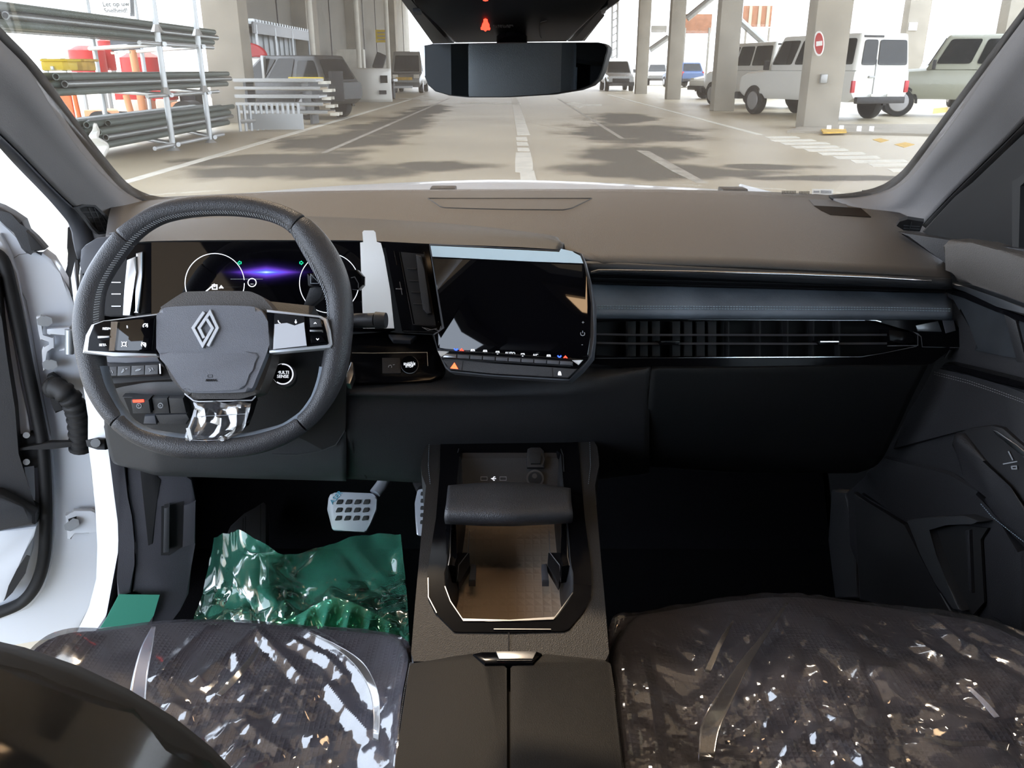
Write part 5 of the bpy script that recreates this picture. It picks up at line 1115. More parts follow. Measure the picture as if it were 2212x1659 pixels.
# centre touchscreen
PT = P3(PY(930, 530, 1.205), PY(1262, 547, 1.155), PY(957, 775, 1.125))
ts = thing('touchscreen', 'portrait-edged centre touchscreen angled to the driver with climate keys', 'display', PY(1110, 680, 1.15))
tout = c7([(806, 240), (820, 232), (1300, 262), (1930, 290), (1985, 310), (2010, 360), (2050, 520), (2085, 700), (2082, 960), (2066, 1110), (1985, 1210), (1890, 1292), (1830, 1290), (1300, 1258), (965, 1226), (930, 1195), (870, 1060), (838, 930), (925, 885)])
slab('housing', tout, PT, .03, m_capgrey, ts, .005, lift=-.004)
slab('glass', c7([(812, 246), (1300, 268), (1925, 296), (1975, 316), (1998, 362), (2030, 520), (2056, 700), (2052, 960), (2035, 1096), (1895, 1120), (1300, 1078), (872, 1042), (846, 940), (932, 890)]), PT, .004, m_screen, ts, .001, lift=.001)
slab('lower_face', c7([(875, 1058), (1300, 1085), (1900, 1128), (2040, 1100), (2030, 1130), (1960, 1200), (1885, 1280), (1300, 1246), (972, 1215), (940, 1185)]), PT, .01, m_gloss, ts, .002, lift=.0)
slab('corner_trim', c7([(872, 1060), (960, 1068), (905, 1110), (892, 1100)]), PT, .006, m_paper, ts, .001, lift=.003); slab('corner_trim', c7([(1910, 1135), (1995, 1132), (1960, 1172)]), PT, .006, m_paper, ts, .001, lift=.003)
slab('key_backing', c7([(925, 1078), (1300, 1100), (1905, 1140), (1900, 1185), (1300, 1148), (905, 1122)]), PT, .006, m_black, ts, lift=.002)
for k in range(10):
    xa_ = 925 + k * 99; ya_ = 1084 + k * 6.2
    slab('climate_key', c7([(xa_ + (8 if k == 0 else 2), ya_), (xa_ + 96, ya_ + 6), (xa_ + 94, ya_ + 34), (xa_ + (-14 if k == 0 else 0), ya_ + 28)]), PT, .012, m_satin if k in (0,) else m_capgrey, ts, .0015, lift=.010)
strokes('bright_line', [c7([(870, 1058), (1300, 1078), (1905, 1126), (1990, 1130)])], 2.2, PT, m_chrome, ts, lift=.004)
slab('hazard_bar', c7([(905, 1128), (1066, 1140), (1300, 1160), (1760, 1190), (1955, 1200), (1880, 1272), (1300, 1238), (975, 1208)]), PT, .008, m_dash2, ts, .003, lift=.004)
strokes('bar_seam', [c7([(1070, 1142), (1060, 1214)]), c7([(1758, 1192), (1762, 1264)])], 1.0, PT, m_black, ts, lift=.0045)
strokes('hazard_triangle', [('c', c7([(1004, 1160), (1026, 1198), (980, 1194)])), ('c', c7([(1004, 1174), (1014, 1191), (993, 1189)]))], 2.2, PT, m_em_o, ts, lift=.005)
slab('lock_icon', c7([(1804, 1232), (1810, 1220), (1822, 1221), (1827, 1234), (1830, 1252), (1802, 1250)]), PT, .0008, m_em_w, ts, lift=.0052)
for (x, y, up, mt) in ((1016, 1053, 0, m_em_b), (1060, 1058, 1, m_em_r), (1814, 1107, 0, m_em_b), (1860, 1113, 1, m_em_r)):
    s = -1 if up else 1; strokes('temp_arrow', [c7([(x - 14, y - 8 * s), (x, y + 8 * s), (x + 14, y - 8 * s)])], 2.6, PT, bpy.data.materials['icon_red'] if 0 else mt, ts, lift=.0018)
text('lettering', 'AUTO', (700 + 1434 / 3.568, 460 + 1083 / 3.568), PT, 8, m_em_w, ts, .0015, .05); text('lettering', 'A/C', (700 + 1630 / 3.568, 460 + 1097 / 3.568), PT, 7, m_em_w, ts, .0015, .05)
ics = []
for (x, y) in ((1145, 1060), (1240, 1066), (1336, 1075), (1530, 1092), (1730, 1102)):
    ics += [c7([(x - 14, y + 8), (x - 10, y - 8), (x + 12, y - 8), (x + 15, y + 6)]), c7([(x - 8, y + 2), (x + 10, y + 2)]), c7([(x - 4, y + 11), (x + 6, y + 11)])]
strokes('climate_icons', ics, 1.4, PT, m_em_w, ts, lift=.0015)
text('lettering', '+', (1259.5, 697), PT, 11, m_print, ts, .0015); text('lettering', '-', (1257.5, 744), PT, 11, m_print, ts, .0015)
strokes('power_icon', [c7([(1980, 920), (1976, 930), (1980, 941), (1993, 946), (2006, 941), (2010, 930), (2006, 920)]), c7([(1993, 908), (1993, 926)])], 1.3, PT, m_print, ts, lift=.0015)
f2 = thing('screen_top_film', 'pale blue peel-off film along the top of the touchscreen', 'film', PY(1100, 555, 1.2))
slab('strip', c7([(820, 252), (1300, 274), (1812, 300), (1826, 276), (1915, 296), (1935, 310), (1975, 330), (1998, 388), (1600, 374), (1200, 354), (834, 336)]), PT, .0008, M('pale_film', (.62, .78, .86), .35), f2, lift=.004)
# ================================================================== STEERING WHEEL
PW = Plane(PY(460, 705, 1.03), (0, -cos(radians(24)), sin(radians(24))))
sw = thing('steering_wheel', 'black leather flat-bottomed steering wheel with a silver diamond badge', 'steering wheel', PY(460, 705, 1.06))
wo = [(156, 709), (160, 665), (169, 628), (185, 590), (205, 556), (230, 520), (260, 488), (325, 445), (370, 430), (423, 423), (488, 420), (530, 422), (569, 429), (612, 442), (651, 459), (678, 477), (700, 498), (724, 530), (742, 563), (755, 597), (761, 628), (766, 686), (762, 735), (754, 794), (740, 835), (720, 872), (688, 913), (650, 944), (604, 968), (552, 984), (480, 993), (384, 991), (330, 978), (280, 956), (236, 922), (205, 882), (180, 835), (165, 775)]
wi = [(224, 700), (223, 670), (228, 628), (242, 600), (260, 572), (280, 544), (299, 520), (326, 498), (358, 481), (405, 471), (455, 467), (500, 467), (537, 470), (562, 474), (586, 480), (608, 489), (628, 503), (640, 523), (651, 546), (668, 575), (683, 602), (702, 636), (706, 667), (706, 700), (704, 730), (698, 765), (690, 815), (676, 856), (650, 892), (608, 920), (538, 937), (470, 943), (401, 941), (328, 931), (286, 908), (252, 860), (232, 805), (226, 750)]
def polar(poly, n=144, cx=460, cy=705):
    res = []
    for k in range(n):
        a = 2 * pi * k / n; d = V((cos(a), sin(a))); best = 0
        for i in range(len(poly)):
            p, q = V(poly[i]), V(poly[(i + 1) % len(poly)]); e = q - p; den = d.x * e.y - d.y * e.x
            if abs(den) < 1e-9: continue
            w_ = p - V((cx, cy)); t = (w_.x * e.y - w_.y * e.x) / den; s = (w_.x * d.y - w_.y * d.x) / den
            if -1e-6 <= s <= 1 + 1e-6: best = max(best, t)
        res.append(V((cx + d.x * best, cy + d.y * best)))
    return res
Ro, Ri = polar(wo), polar(wi)
Co = [PW.hit(p.x, p.y) for p in Ro]; Ci = [PW.hit(p.x, p.y) for p in Ri]
mid = [(a + b) / 2 for a, b in zip(Co, Ci)]; rad = [(a - b).length / 2 * .96 for a, b in zip(Co, Ci)]
def smooth(a, it=3):
    for _ in range(it): a = [(a[i - 1] + a[i] * 2 + a[(i + 1) % len(a)]) / 4 for i in range(len(a))]
    return a
mid = smooth(mid); rad = smooth(rad)
def idx(px, py):
    a = atan2(py - 705, px - 460) % (2 * pi); return int(round(a / (2 * pi) * 144)) % 144
cuts = [idx(652, 480), idx(655, 925), idx(246, 922), idx(262, 500)]          # right-top, right-bottom, left-bottom, left-top (clockwise on screen)
def arc(i0, i1):
    n = (i1 - i0) % 144; return [(i0 + k) % 144 for k in range(n + 1)]
segs = [(cuts[3], cuts[0], 'rim_top'), (cuts[0], cuts[1], 'rim_side'), (cuts[1], cuts[2], 'rim_bottom'), (cuts[2], cuts[3], 'rim_side')]
for i0, i1, nm in segs:
    I = arc(i0, i1); pts = [mid[i] for i in I]; rr = [rad[i] for i in I]
    d0 = (pts[1] - pts[0]).normalized() * .001; d1 = (pts[-1] - pts[-2]).normalized() * .001
    pts = [pts[0] + d0] + [pts[0] + d0 * 3] + pts[1:-1] + [pts[-1] - d1 * 3] + [pts[-1] - d1]; rr = [rr[0] * .965, rr[0]] + rr[1:-1] + [rr[-1], rr[-1] * .965]
    tube(nm, pts, rr, m_leather, sw, 20, False, 1.0, PW.n)
Ib = arc(idx(690, 790), idx(226, 790))
tube('suede_grip', [mid[i].lerp(Ci[i], .42) for i in Ib], [rad[i] * .72 for i in Ib], m_suede, sw, 16, False, 1.0, PW.n)
It = arc(idx(212, 745), idx(700, 640)) if False else arc(idx(226, 720), idx(706, 690))
bm = bmesh.new()
for k in range(0, len(It) - 1):
    i, j = It[k], It[k + 1]
    for s in (0, .5):
        m0 = mid[i].lerp(mid[j], s); m1 = mid[i].lerp(mid[j], s + .38); r0 = rad[i] * 1.015
        out = (Ci[i].lerp(Ci[j], s) - m0).normalized()
        pa = m0 + (out * cos(radians(46)) + PW.n * sin(radians(46))) * r0; pb_ = m1 + (out * cos(radians(26)) + PW.n * sin(radians(26))) * r0
        tube_bm(bm, [pa, pb_], .0007, 5)
tag(from_bm('stitching', bm, m_print, sw), kind='stuff')
# spokes
PWs = PW.off(.020)
slab('spoke_plate', cH([(60, 440), (85, 300), (130, 215), (220, 185), (640, 130), (640, 460), (300, 462)]), PWs, .02, m_silver_trim, sw, .003)
slab('spoke_panel', cH([(98, 420), (110, 315), (150, 215), (230, 192), (640, 140), (640, 445), (300, 432)]), PWs, .02, m_gloss, sw, .003, lift=.0025)
slab('spoke_plate', cH([(1480, 100), (1900, 148), (1945, 172), (1972, 260), (1990, 370), (1972, 398), (1500, 440)]), PWs, .02, m_silver_trim, sw, .003)
slab('spoke_panel', cH([(1480, 118), (1885, 160), (1920, 185), (1945, 280), (1962, 362), (1948, 374), (1500, 418)]), PWs, .02, m_gloss, sw, .003, lift=.0025)
slab('key_pad', cH([(322, 195), (560, 165), (620, 170), (600, 420), (310, 420)]), PWs, .004, m_screen, sw, .002, lift=.0045)
slab('key_pad', cH([(1540, 130), (1775, 155), (1795, 385), (1530, 415)]), PWs, .004, M('wheel_key', (.02, .02, .022), .12, coat=.5), sw, .002, lift=.0045)
slab('key_film', cH([(1545, 215), (1640, 205), (1700, 225), (1772, 200), (1792, 380), (1534, 408)]), PWs, .0006, filmmat('painted_glare_film', (.9, .9, .9), (.9, .93, 1), .75, .1, .15), sw, lift=.0062)  # the film's glare is painted in as milky white
slab('film_flap', cH([(285, 195), (335, 195), (310, 420), (268, 420)]), PWs, .0008, m_film, sw, lift=.007)
slab('toggle_bar', cH([(178, 305), (270, 300), (272, 318), (180, 325)]), PWs, .008, m_satin, sw, .0015, lift=.009)
slab('toggle_bar', cH([(1815, 255), (1910, 258), (1912, 275), (1815, 272)]), PWs, .008, m_satin, sw, .0015, lift=.009)
slab('arrow_key', cH([(1812, 165), (1895, 175), (1908, 235), (1818, 240)]), PWs, .006, m_dash2, sw, .0015, lift=.007); slab('arrow_key', cH([(1818, 300), (1905, 300), (1945, 352), (1825, 362)]), PWs, .006, m_gloss, sw, .0015, lift=.006)
strokes('arrow_icons', [cH([(1848, 212), (1858, 202), (1868, 212)]), cH([(1866, 325), (1876, 336), (1886, 325)])], 1.4, PWs, m_em_w, sw, lift=.0076)
text('lettering', 'RES/+', (160 + 252 / 3.568, 640 + 250 / 3.568), PWs, 7.5, m_em_w, sw, .0035); text('lettering', 'SET/-', (160 + 222 / 3.568, 640 + 376 / 3.568), PWs, 7.5, m_em_w, sw, .0035)
def dial(x, y, r=17): return cH(disc(x, y, r, 12, radians(140), radians(400)))
strokes('cruise_icons', [dial(548, 228), cH([(548, 232), (566, 210)]), dial(535, 374), cH([(535, 378), (552, 358)]), cH([(518, 354), (550, 392)]), ('c', cH(disc(385, 368, 15, 12))), cH([(364, 350), (370, 354)]), cH([(406, 350), (400, 354)]), cH([(364, 388), (370, 383)]), cH([(406, 388), (400, 383)]), cH([(407, 225), (409, 245)])], 1.5, PWs, m_em_w, sw, lift=.006)
strokes('phone_icons', [cH([(1572, 185), (1576, 200), (1590, 208)]), cH([(1708, 180), (1708, 205)]), cH([(1700, 196), (1708, 206), (1716, 196)])], 1.6, PWs, m_em_w, sw, lift=.006)
# hub with the driver airbag cover
PH = PW.off(.018)
slab('hub_back', [(340, 668), (378, 642), (398, 630), (470, 628), (540, 629), (566, 640), (590, 668), (596, 720), (585, 780), (560, 850), (520, 862), (410, 862), (370, 820), (336, 740)], PH, .035, m_dash, sw, .012, lift=-.010, seg=4, r=8)
hubpts = spl(cH([(584, 285), (605, 215), (645, 130), (680, 96), (760, 80), (1000, 70), (1250, 72), (1390, 82), (1440, 110), (1478, 165), (1510, 230), (1528, 285), (1500, 390), (1468, 480), (1405, 630), (1370, 710), (1320, 738), (1100, 746), (890, 742), (835, 715), (760, 610), (680, 480), (615, 370)]), 3, True)
slab('airbag_cover', hubpts, PH, .03, m_hub, sw, .012, lift=.004, seg=4)
slab('cover_lip', cH([(660, 438), (1420, 428), (1408, 450), (1380, 520), (1100, 470), (700, 475)]), PH, .004, m_dash2, sw, .0018, lift=.0052) if False else None
low = spl(cH([(655, 440), (1050, 436), (1405, 434), (1362, 560), (1318, 685), (1270, 718), (1080, 730), (900, 726), (850, 700), (770, 590)]), 3, True)
slab('cover_lower', low, PH, .004, m_hub, sw, .003, lift=.0062, seg=3)
slab('hub_trim', cH([(640, 470), (690, 520), (835, 715), (890, 742), (1330, 742), (1400, 640), (1475, 470), (1490, 480), (1420, 640), (1370, 745), (1380, 800), (930, 812), (850, 745), (820, 715)]), PW, .02, m_gloss, sw, .004, lift=.006)
strokes('diamond_badge', [cH([(1000, 121), (916, 243), (989, 379), (1066, 246), (1022, 176)]), cH([(1030, 383), (1103, 243), (1046, 122), (962, 244), (1000, 322)])], 6.2, PH, m_silver_trim, sw, lift=.0075, th=.003)
strokes('airbag_mark', [('c', cH([(1032, 606), (1066, 606), (1066, 624), (1032, 624)]))], .8, PH, m_black, sw, lift=.0066); text('lettering', 'AIRBAG', (160 + 1058 / 3.568, 640 + 648 / 3.568), PH, 7.2, m_black, sw, .0064)
# lower spoke in its protective film
slab('lower_spoke', cH([(935, 805), (1375, 800), (1345, 900), (1310, 990), (1230, 1060), (1160, 1105), (890, 1108), (870, 1020), (905, 930)]), PW, .02, m_gloss, sw, .004, lift=.004)
strokes('chrome_edge', [cH([(850, 750), (920, 805), (960, 812), (1370, 802), (1400, 770)])], 2.6, PW, m_satin, sw, lift=.012)
P_f = PW.off(.012)
bm = bmesh.new()
fl = [[P_f.hit(*p) + PW.n * (.006 * noise.noise(V((p[0] * .06, p[1] * .09, 1.3)))) for p in cH([(x0 + (x1 - x0) * t / 14, y + 12 * sin(t)) for t in range(15)])] for (x0, x1, y) in ((925, 1365, 815), (918, 1352, 870), (905, 1338, 930), (890, 1318, 985), (865, 1285, 1040), (860, 1200, 1080), (862, 1150, 1112))]
grid('spoke_film', fl, m_film, sw, .0006, 30)
slab('film_fold', cH([(862, 1018), (890, 1010), (912, 1100), (890, 1118)]), P_f, .001, m_pl if 'm_pl' in globals() else m_paper, sw, lift=.004); slab('film_fold', cH([(1110, 1100), (1220, 1010), (1290, 990), (1230, 1050), (1150, 1106)]), P_f, .001, m_filmk, sw, lift=.004)
strokes('film_edge', [cH([(858, 1106), (990, 1112), (1150, 1106)]), cH([(915, 932), (1000, 924), (1140, 918), (1320, 906)])], 1.0, P_f, m_print, sw, lift=.005)
# stalks behind the wheel
wi_ = thing('wiper_stalk', 'black wiper control stalk poking out beside the wheel rim', 'stalk', PY(790, 692, 1.12))
a, b = PY(690, 700, 1.12), PY(768, 693, 1.10); c = PY(812, 692, 1.09); d = PY(834, 692, 1.088)
cyl('arm', a, b, .009, m_dark, wi_, 16); cyl('collar', b + V((-.012, 0, 0)), b, .0098, m_dash2, wi_, 20); cyl('barrel', b, c, .0102, m_dark, wi_, 20); cyl('end_knob', c, d, .0118, m_dash2, wi_, 20, .0105)
pst_ = Plane(b + V((.012, -.0105, .0)), (0, -1, .15)); strokes('wiper_icon', [('c', [(792, 690), (799, 690), (798, 696), (793, 696)])], 1.0, pst_, m_print, wi_, lift=.0012)
gs_ = thing('gear_stalk', 'chunky black gear selector stalk behind the wheel rim', 'stalk', PY(745, 610, 1.13))
slab('knob', [(662, 590), (700, 590), (716, 582), (770, 582), (782, 596), (782, 615), (772, 626), (740, 622), (720, 612), (690, 620), (664, 618)], Plane(PY(740, 605, 1.10), (0, -1, .3)), .025, m_gloss, gs_, .004)
slab('arm', [(668, 622), (706, 612), (692, 645), (660, 672), (652, 668)], Plane(PY(690, 640, 1.11), (0, -1, .3)), .02, m_dark, gs_, .004)
strokes('stripe', [[(758, 600), (766, 598), (774, 612), (774, 622)]], 1.6, Plane(PY(740, 605, 1.10), (0, -1, .3)), m_satin, gs_, lift=.001)
strokes('park_mark', [('c', [(671, 592), (671, 612), (690, 612)]), [(671, 592), (690, 612)]], 1.2, Plane(PY(740, 605, 1.10), (0, -1, .3)), m_print, gs_, lift=.001)
# drive-mode button on its stub below the right spoke
dm = thing('drive_mode_button', 'round drive mode button with a white ring below the wheel spoke', 'button', PY(610, 808, 1.05))
PB_ = Plane(PY(611, 808, 1.035), (.0, -cos(radians(24)), sin(radians(24))))
cyl('stub', PB_.hit(618, 815, -.03), PB_.hit(614, 811, -.004), .0155, m_dark, dm, 28); cyl('cap', PB_.hit(611, 808, -.008), PB_.hit(611, 808, 0), .0135, m_gloss, dm, 32)
strokes('ring', [('c', disc(611, 808, 21.5, 36))], 2.6, PB_, m_em_w, dm, lift=.0012); text('lettering', 'MULTI\nSENSE', (611, 809), PB_, 9.5, m_em_w, dm, .0012, space=.9)

# ================================================================== CENTRE CONSOLE
cs = thing('centre_console', 'black leather centre console with open tray and split armrest', 'console', (0, 1.0, H - .9))
PCo = P3(PY(1000, 1400, .785), PY(1200, 1400, .785), PY(1106, 945, 1.2))
nC = PCo.n
base_o = cD([(150, 230), (160, 170), (182, 122), (212, 100), (245, 95), (940, 95), (966, 110), (988, 150), (993, 230), (972, 320), (985, 480), (1002, 680), (1022, 900), (1042, 1150), (102, 1155), (122, 900), (142, 680), (160, 480), (176, 320), (156, 280)])
bez_o = cD([(244, 98), (892, 98), (905, 260), (925, 480), (948, 660), (956, 740), (955, 850), (920, 920), (842, 1012), (600, 1018), (310, 1016), (215, 920), (180, 840), (182, 740), (196, 640), (222, 480), (240, 260)])
hole = cD([(334, 158), (812, 158), (826, 330), (846, 500), (862, 700), (872, 740), (872, 830), (850, 872), (782, 960), (570, 966), (352, 968), (285, 872), (262, 830), (260, 740), (272, 700), (290, 500), (318, 330)])
ringslab('leather_rail', base_o, bez_o, PCo, .34, m_cons, cs, 120)
ringslab('gloss_bezel', bez_o, hole, PCo, .03, m_gloss, cs, 120, lift=.0015)
for l in ([(330, 150), (324, 170)], [(812, 152), (822, 180), (826, 260)], [(264, 800), (290, 870), (352, 962), (570, 962), (776, 955), (800, 925), (868, 830)], [(495, 1002), (765, 1003)], [(185, 760), (186, 850), (225, 925)]):
    strokes('bezel_chrome', [cD(l)], 1.8, PCo, m_satin, cs, lift=.0028)
strokes('tray_sill', [cD([(345, 958), (570, 964), (780, 950)])], 5.0, PCo, m_satin, cs, lift=.001)
# well of the tray: walls down to a woven mat
def hole_at(lift, sc, dy=0, src=hole):
    cx, cy = 840 + 566 / 2.185, 900 + 600 / 2.185
    return [PCo.hit(cx + (x - cx) * sc, cy + (y - cy) * sc + dy, lift) for x, y in src]
h0 = resample([PCo.hit(*p) for p in hole], 120, True)
ctr = sum(h0, V((0, 0, 0))) / len(h0)
ws_ = [h0, [ctr + (p - ctr) * .955 - nC * .025 for p in h0], [ctr + (p - ctr) * .90 - nC * .060 for p in h0], [ctr + (p - ctr) * .86 - nC * .078 for p in h0]]
grid('tray_wall', ws_, m_dark, cs, .002, 40, True)
bm = bmesh.new(); prism(bm, [ctr + (p - ctr) * .87 - nC * .076 for p in h0], -nC * .01); from_bm('tray_mat', bm, m_mat, cs, 30)
slab('tray_ledge', cD([(278, 700), (300, 690), (372, 770), (330, 800), (352, 900), (300, 860), (268, 810)]), PCo.off(-.03), .02, m_dark, cs, .004) if False else None
for sx in (0, 1):
    f = (lambda x: x) if not sx else (lambda x: 1132 - x)
    slab('slide_rail', cD([(f(290), 488), (f(318), 488), (f(322), 660), (f(316), 706), (f(284), 700)]), PCo, .03, m_gloss, cs, .002, lift=-.004)
    strokes('rail_trim', [cD([(f(293), 492), (f(288), 660), (f(280), 702)])], 1.6, PCo, m_satin, cs, lift=.003); strokes('rail_highlight', [cD([(f(299), 496), (f(297), 535)])], 2.4, PCo, m_chrome, cs, lift=.0035)
    slab('side_shelf', cD([(f(322), 640), (f(380), 640), (f(384), 700), (f(330), 790), (f(316), 740)]), PCo.off(-.045), .012, m_dark, cs, .002)
    slab('divider_clip', cD([(f(386), 690), (f(412), 695), (f(408), 770), (f(376), 770)]), PCo.off(-.045), .012, m_capgrey, cs, .003)
strokes('shelf_edge', [cD([(380, 540), (375, 640), (330, 700), (320, 780)]), cD([(756, 540), (760, 640), (806, 700), (812, 780)])], 1.3, PCo.off(-.044), m_threadg, cs, lift=.001)
# front cubby with charging ports
Pc = P3(PCo.hit(1000, 985, -.010), PCo.hit(1210, 985, -.010), PCo.hit(1100, 1062, -.042))
slab('cubby_back', cD([(342, 182), (802, 186), (812, 380), (322, 380)]), Pc, .006, m_dash2, cs)
strokes('cubby_edge', [cD([(342, 182), (802, 186)])], 1.2, Pc, m_threadg, cs, lift=.0006); strokes('charge_ports', [('c', cD([(434, 284), (464, 284), (464, 300), (434, 300)])), ('c', cD([(524, 284), (554, 284), (554, 300), (524, 300)]))], 1.0, Pc, m_print, cs, lift=.0006)
strokes('charge_icon', [cD([(482, 292), (506, 292)]), cD([(490, 292), (496, 284), (502, 284)]), cD([(488, 292), (494, 300), (500, 300)])], 1.4, Pc, m_em_w, cs, lift=.0006)
sk = tube('socket', [Pc.hit(840 + 690 / 2.185, 900 + 292 / 2.185, .001 + .004 * k) + V((0, 0, 0)) for k in range(2)], .0135, m_satin, cs, 24); 
tube('socket_hole', [Pc.hit(1155.8, 1033.6, .0052), Pc.hit(1155.8, 1033.6, .0062)], .0105, m_black, sk, 24); tube('socket_pin', [Pc.hit(1154.8, 1028, .006), Pc.hit(1154.8, 1028, .0075)], .004, m_satin, sk, 12)
slab('socket_flap', cD([(655, 150), (670, 143), (715, 143), (732, 158), (736, 200), (734, 240), (652, 240), (648, 200)]), Pc, .006, m_dark, cs, .003, lift=.012); slab('flap_boss', cD([(668, 165), (715, 165), (722, 185), (716, 222), (670, 222), (660, 188)]), Pc, .006, m_black, cs, .003, lift=.016)
# padded sliding hand rest
Ph = PCo.off(.035)
hr = thing('hand_rest', 'padded sliding hand rest bridging the console tray', 'hand rest', PCo.hit(1100, 1090, .02))
ru = [cD(l) for l in ([(286, 345), (420, 332), (570, 328), (720, 338), (852, 358)], [(280, 352), (420, 342), (570, 338), (720, 346), (856, 364)], [(272, 430), (420, 436), (570, 438), (720, 434), (860, 428)], [(266, 470), (420, 476), (570, 480), (720, 476), (864, 468)], [(268, 486), (420, 494), (570, 496), (720, 490), (860, 482)])]
lf = [.010, .030, .038, .032, .012]
loft('pad', [[PCo.hit(x, y, l + .004 - .006 * abs(i - 2) / 2) for i, (x, y) in enumerate(r)] for r, l in zip(ru, lf)], m_leather, hr, 30, 5, .012)
slab('pad_base', cD([(290, 360), (850, 368), (856, 470), (274, 474)]), PCo, .012, m_dark, hr, .003, lift=.016)
# apron seam, lid button, lids
strokes('apron_seam', [cD([(566, 1018), (566, 1110)])], 3.0, PCo, m_black, cs, lift=.0012)
for xs in ([(190, 130), (186, 230), (196, 330)], [(948, 120), (952, 230), (940, 330)]):
    strokes('stitching', dashes(cD(xs), 2.6, 1.8), .9, PCo, m_thread, cs, lift=.001, kind='stuff')
PL = Plane(PY(1106, 1420, .79) * 1.0, (0, -.02, 1)); PL = Plane(PD(1106, 1425, -.618), (0, 0, 1))
for nm, o in (('left', [(100, 1162), (392, 1118), (415, 1122), (448, 1162), (556, 1172), (558, 1700), (22, 1700)]), ('right', [(574, 1172), (684, 1164), (722, 1118), (1036, 1150), (1050, 1180), (1105, 1700), (574, 1700)])):
    slab('armrest_lid', rnd(cD(o), 7, 4), PL, .05, m_lid, cs, .010, seg=4)
slab('armrest_body', cD([(96, 1150), (1046, 1150), (1120, 1720), (15, 1720)]), PL, .36, m_cons, cs, .006, lift=-.026)
for xs in ([(98, 1165), (72, 1300), (40, 1520), (22, 1700)], [(1046, 1165), (1066, 1300), (1090, 1520), (1112, 1700)]):
    strokes('stitching', dashes(cD(xs), 2.6, 1.8), .9, PL, m_threadg, cs, lift=-.0245, kind='stuff')
slab('lid_button', cD([(395, 1116), (440, 1108), (700, 1106), (724, 1116), (680, 1162), (452, 1164)]), PL, .03, m_gloss, cs, .003, lift=.003)
slab('button_plate', cD([(505, 1106), (698, 1106), (680, 1142), (520, 1142)]), PL, .004, m_satin, cs, .001, lift=.005); strokes('button_line', [cD([(510, 1150), (676, 1150)])], 1.4, PL, m_chrome, cs, lift=.004)
slab('lid_gap', cD([(556, 1166), (576, 1166), (574, 1720), (558, 1720)]), PL, .004, m_black, cs, lift=-.02)
# console flanks reach the floor
for s in (-1, 1):
    bm = bmesh.new(); e = [PCo.hit(x, y, -.01) for x, y in (cD([(175, 300), (142, 680), (102, 1150)]) if s < 0 else cD([(974, 300), (1002, 680), (1042, 1150)]))]
    r1 = [p + V((-s * .004, 0, 0)) for p in e] + [V((p.x - s * .004, p.y, p.z)) for p in [PL.hit(*q, -.03) for q in (cD([(15, 1720)]) if s < 0 else cD([(1120, 1720)]))]]
    r2 = [V((p.x, p.y, H - 1.02)) for p in r1]
    grid('console_flank', [r1, r2], m_dash2, cs, .004, 30)

# ================================================================== PEDALS AND FOOTWELL
bk = thing('brake_pedal', 'metal-faced brake pedal with dark rubber studs and blue tape lettering', 'pedal', PY(765, 1100, 1.5))
PP = Plane(PY(765, 1105, 1.5), (0, -1, .75))
slab('pad', rnd(cC([(1245, 420), (1275, 395), (1350, 388), (1600, 398), (1635, 430), (1630, 530), (1585, 640), (1550, 712), (1400, 705), (1275, 700), (1255, 620), (1232, 530)]), 4, 3), PP, .012, m_alu, bk, .003, seg=3)
for r_ in range(3):
    for c_ in range(4):
        x0 = 1310 + c_ * 73 - r_ * 5; y0 = 448 + r_ * 66
        slab('stud', rnd(cC([(x0 + 10, y0), (x0 + 52, y0), (x0 + 42, y0 + 36), (x0 - 8, y0 + 40)]), 2.5, 3), PP, .006, m_rubber, bk, .001, lift=.003)
tube('arm', [PP.hit(810, 1066, -.008), PP.hit(822, 1050, -.015), PY(832, 1034, 1.56), PY(845, 1000, 1.62)], .012, m_alu, bk, 12)
text('lettering', 'ASER', (380 + 1305 / 3.771, 960 + 432 / 3.771), PP, 15, m_blueink, bk, .001, -.85)
ac = thing('accelerator_pedal', 'metal accelerator pedal half hidden by the console edge', 'pedal', PY(912, 1105, 1.5))
slab('pad', rnd(cC([(1968, 370), (2010, 362), (2100, 360), (2100, 740), (1985, 742), (1960, 735), (1950, 600), (1945, 480)]), 3, 3), PP, .012, m_alu, ac, .003)
for k in range(5): y0 = 382 + k * 58; slab('stud', rnd(cC([(1996 - k * 1, y0 + 2), (2070, y0), (2070, y0 + 34), (1990 - k, y0 + 34)]), 2.5, 3), PP, .006, m_rubber, ac, .001, lift=.003)
tube('arm', [PP.hit(915, 1060, -.01), PY(905, 1040, 1.58)], .014, m_dark, ac, 10)
dp = thing('foot_rest', 'dark plastic dead-pedal foot rest beside the brake', 'foot rest', PY(545, 1180, 1.6))
PF = P3(PY(500, 1165, 1.52), PY(580, 1165, 1.52), PY(560, 1085, 1.66))
slab('pad', cC([(412, 800), (420, 700), (440, 660), (560, 560), (715, 462), (735, 480), (735, 1010), (400, 1010), (405, 900)]), PF, .05, m_dash2, dp, .006)
strokes('rib', [cC([(548, 600), (536, 1005)]), cC([(568, 585), (556, 1005)]), cC([(690, 490), (688, 1005)])], 1.6, PF, m_black, dp, lift=.0006)
m_wrink = 0
def ridge(p, s):
    return abs(noise.noise(V(p) * s))
def vor(x, y, z):
    d = noise.voronoi(V((x, y, z)))[0]; return d[1] - d[0]
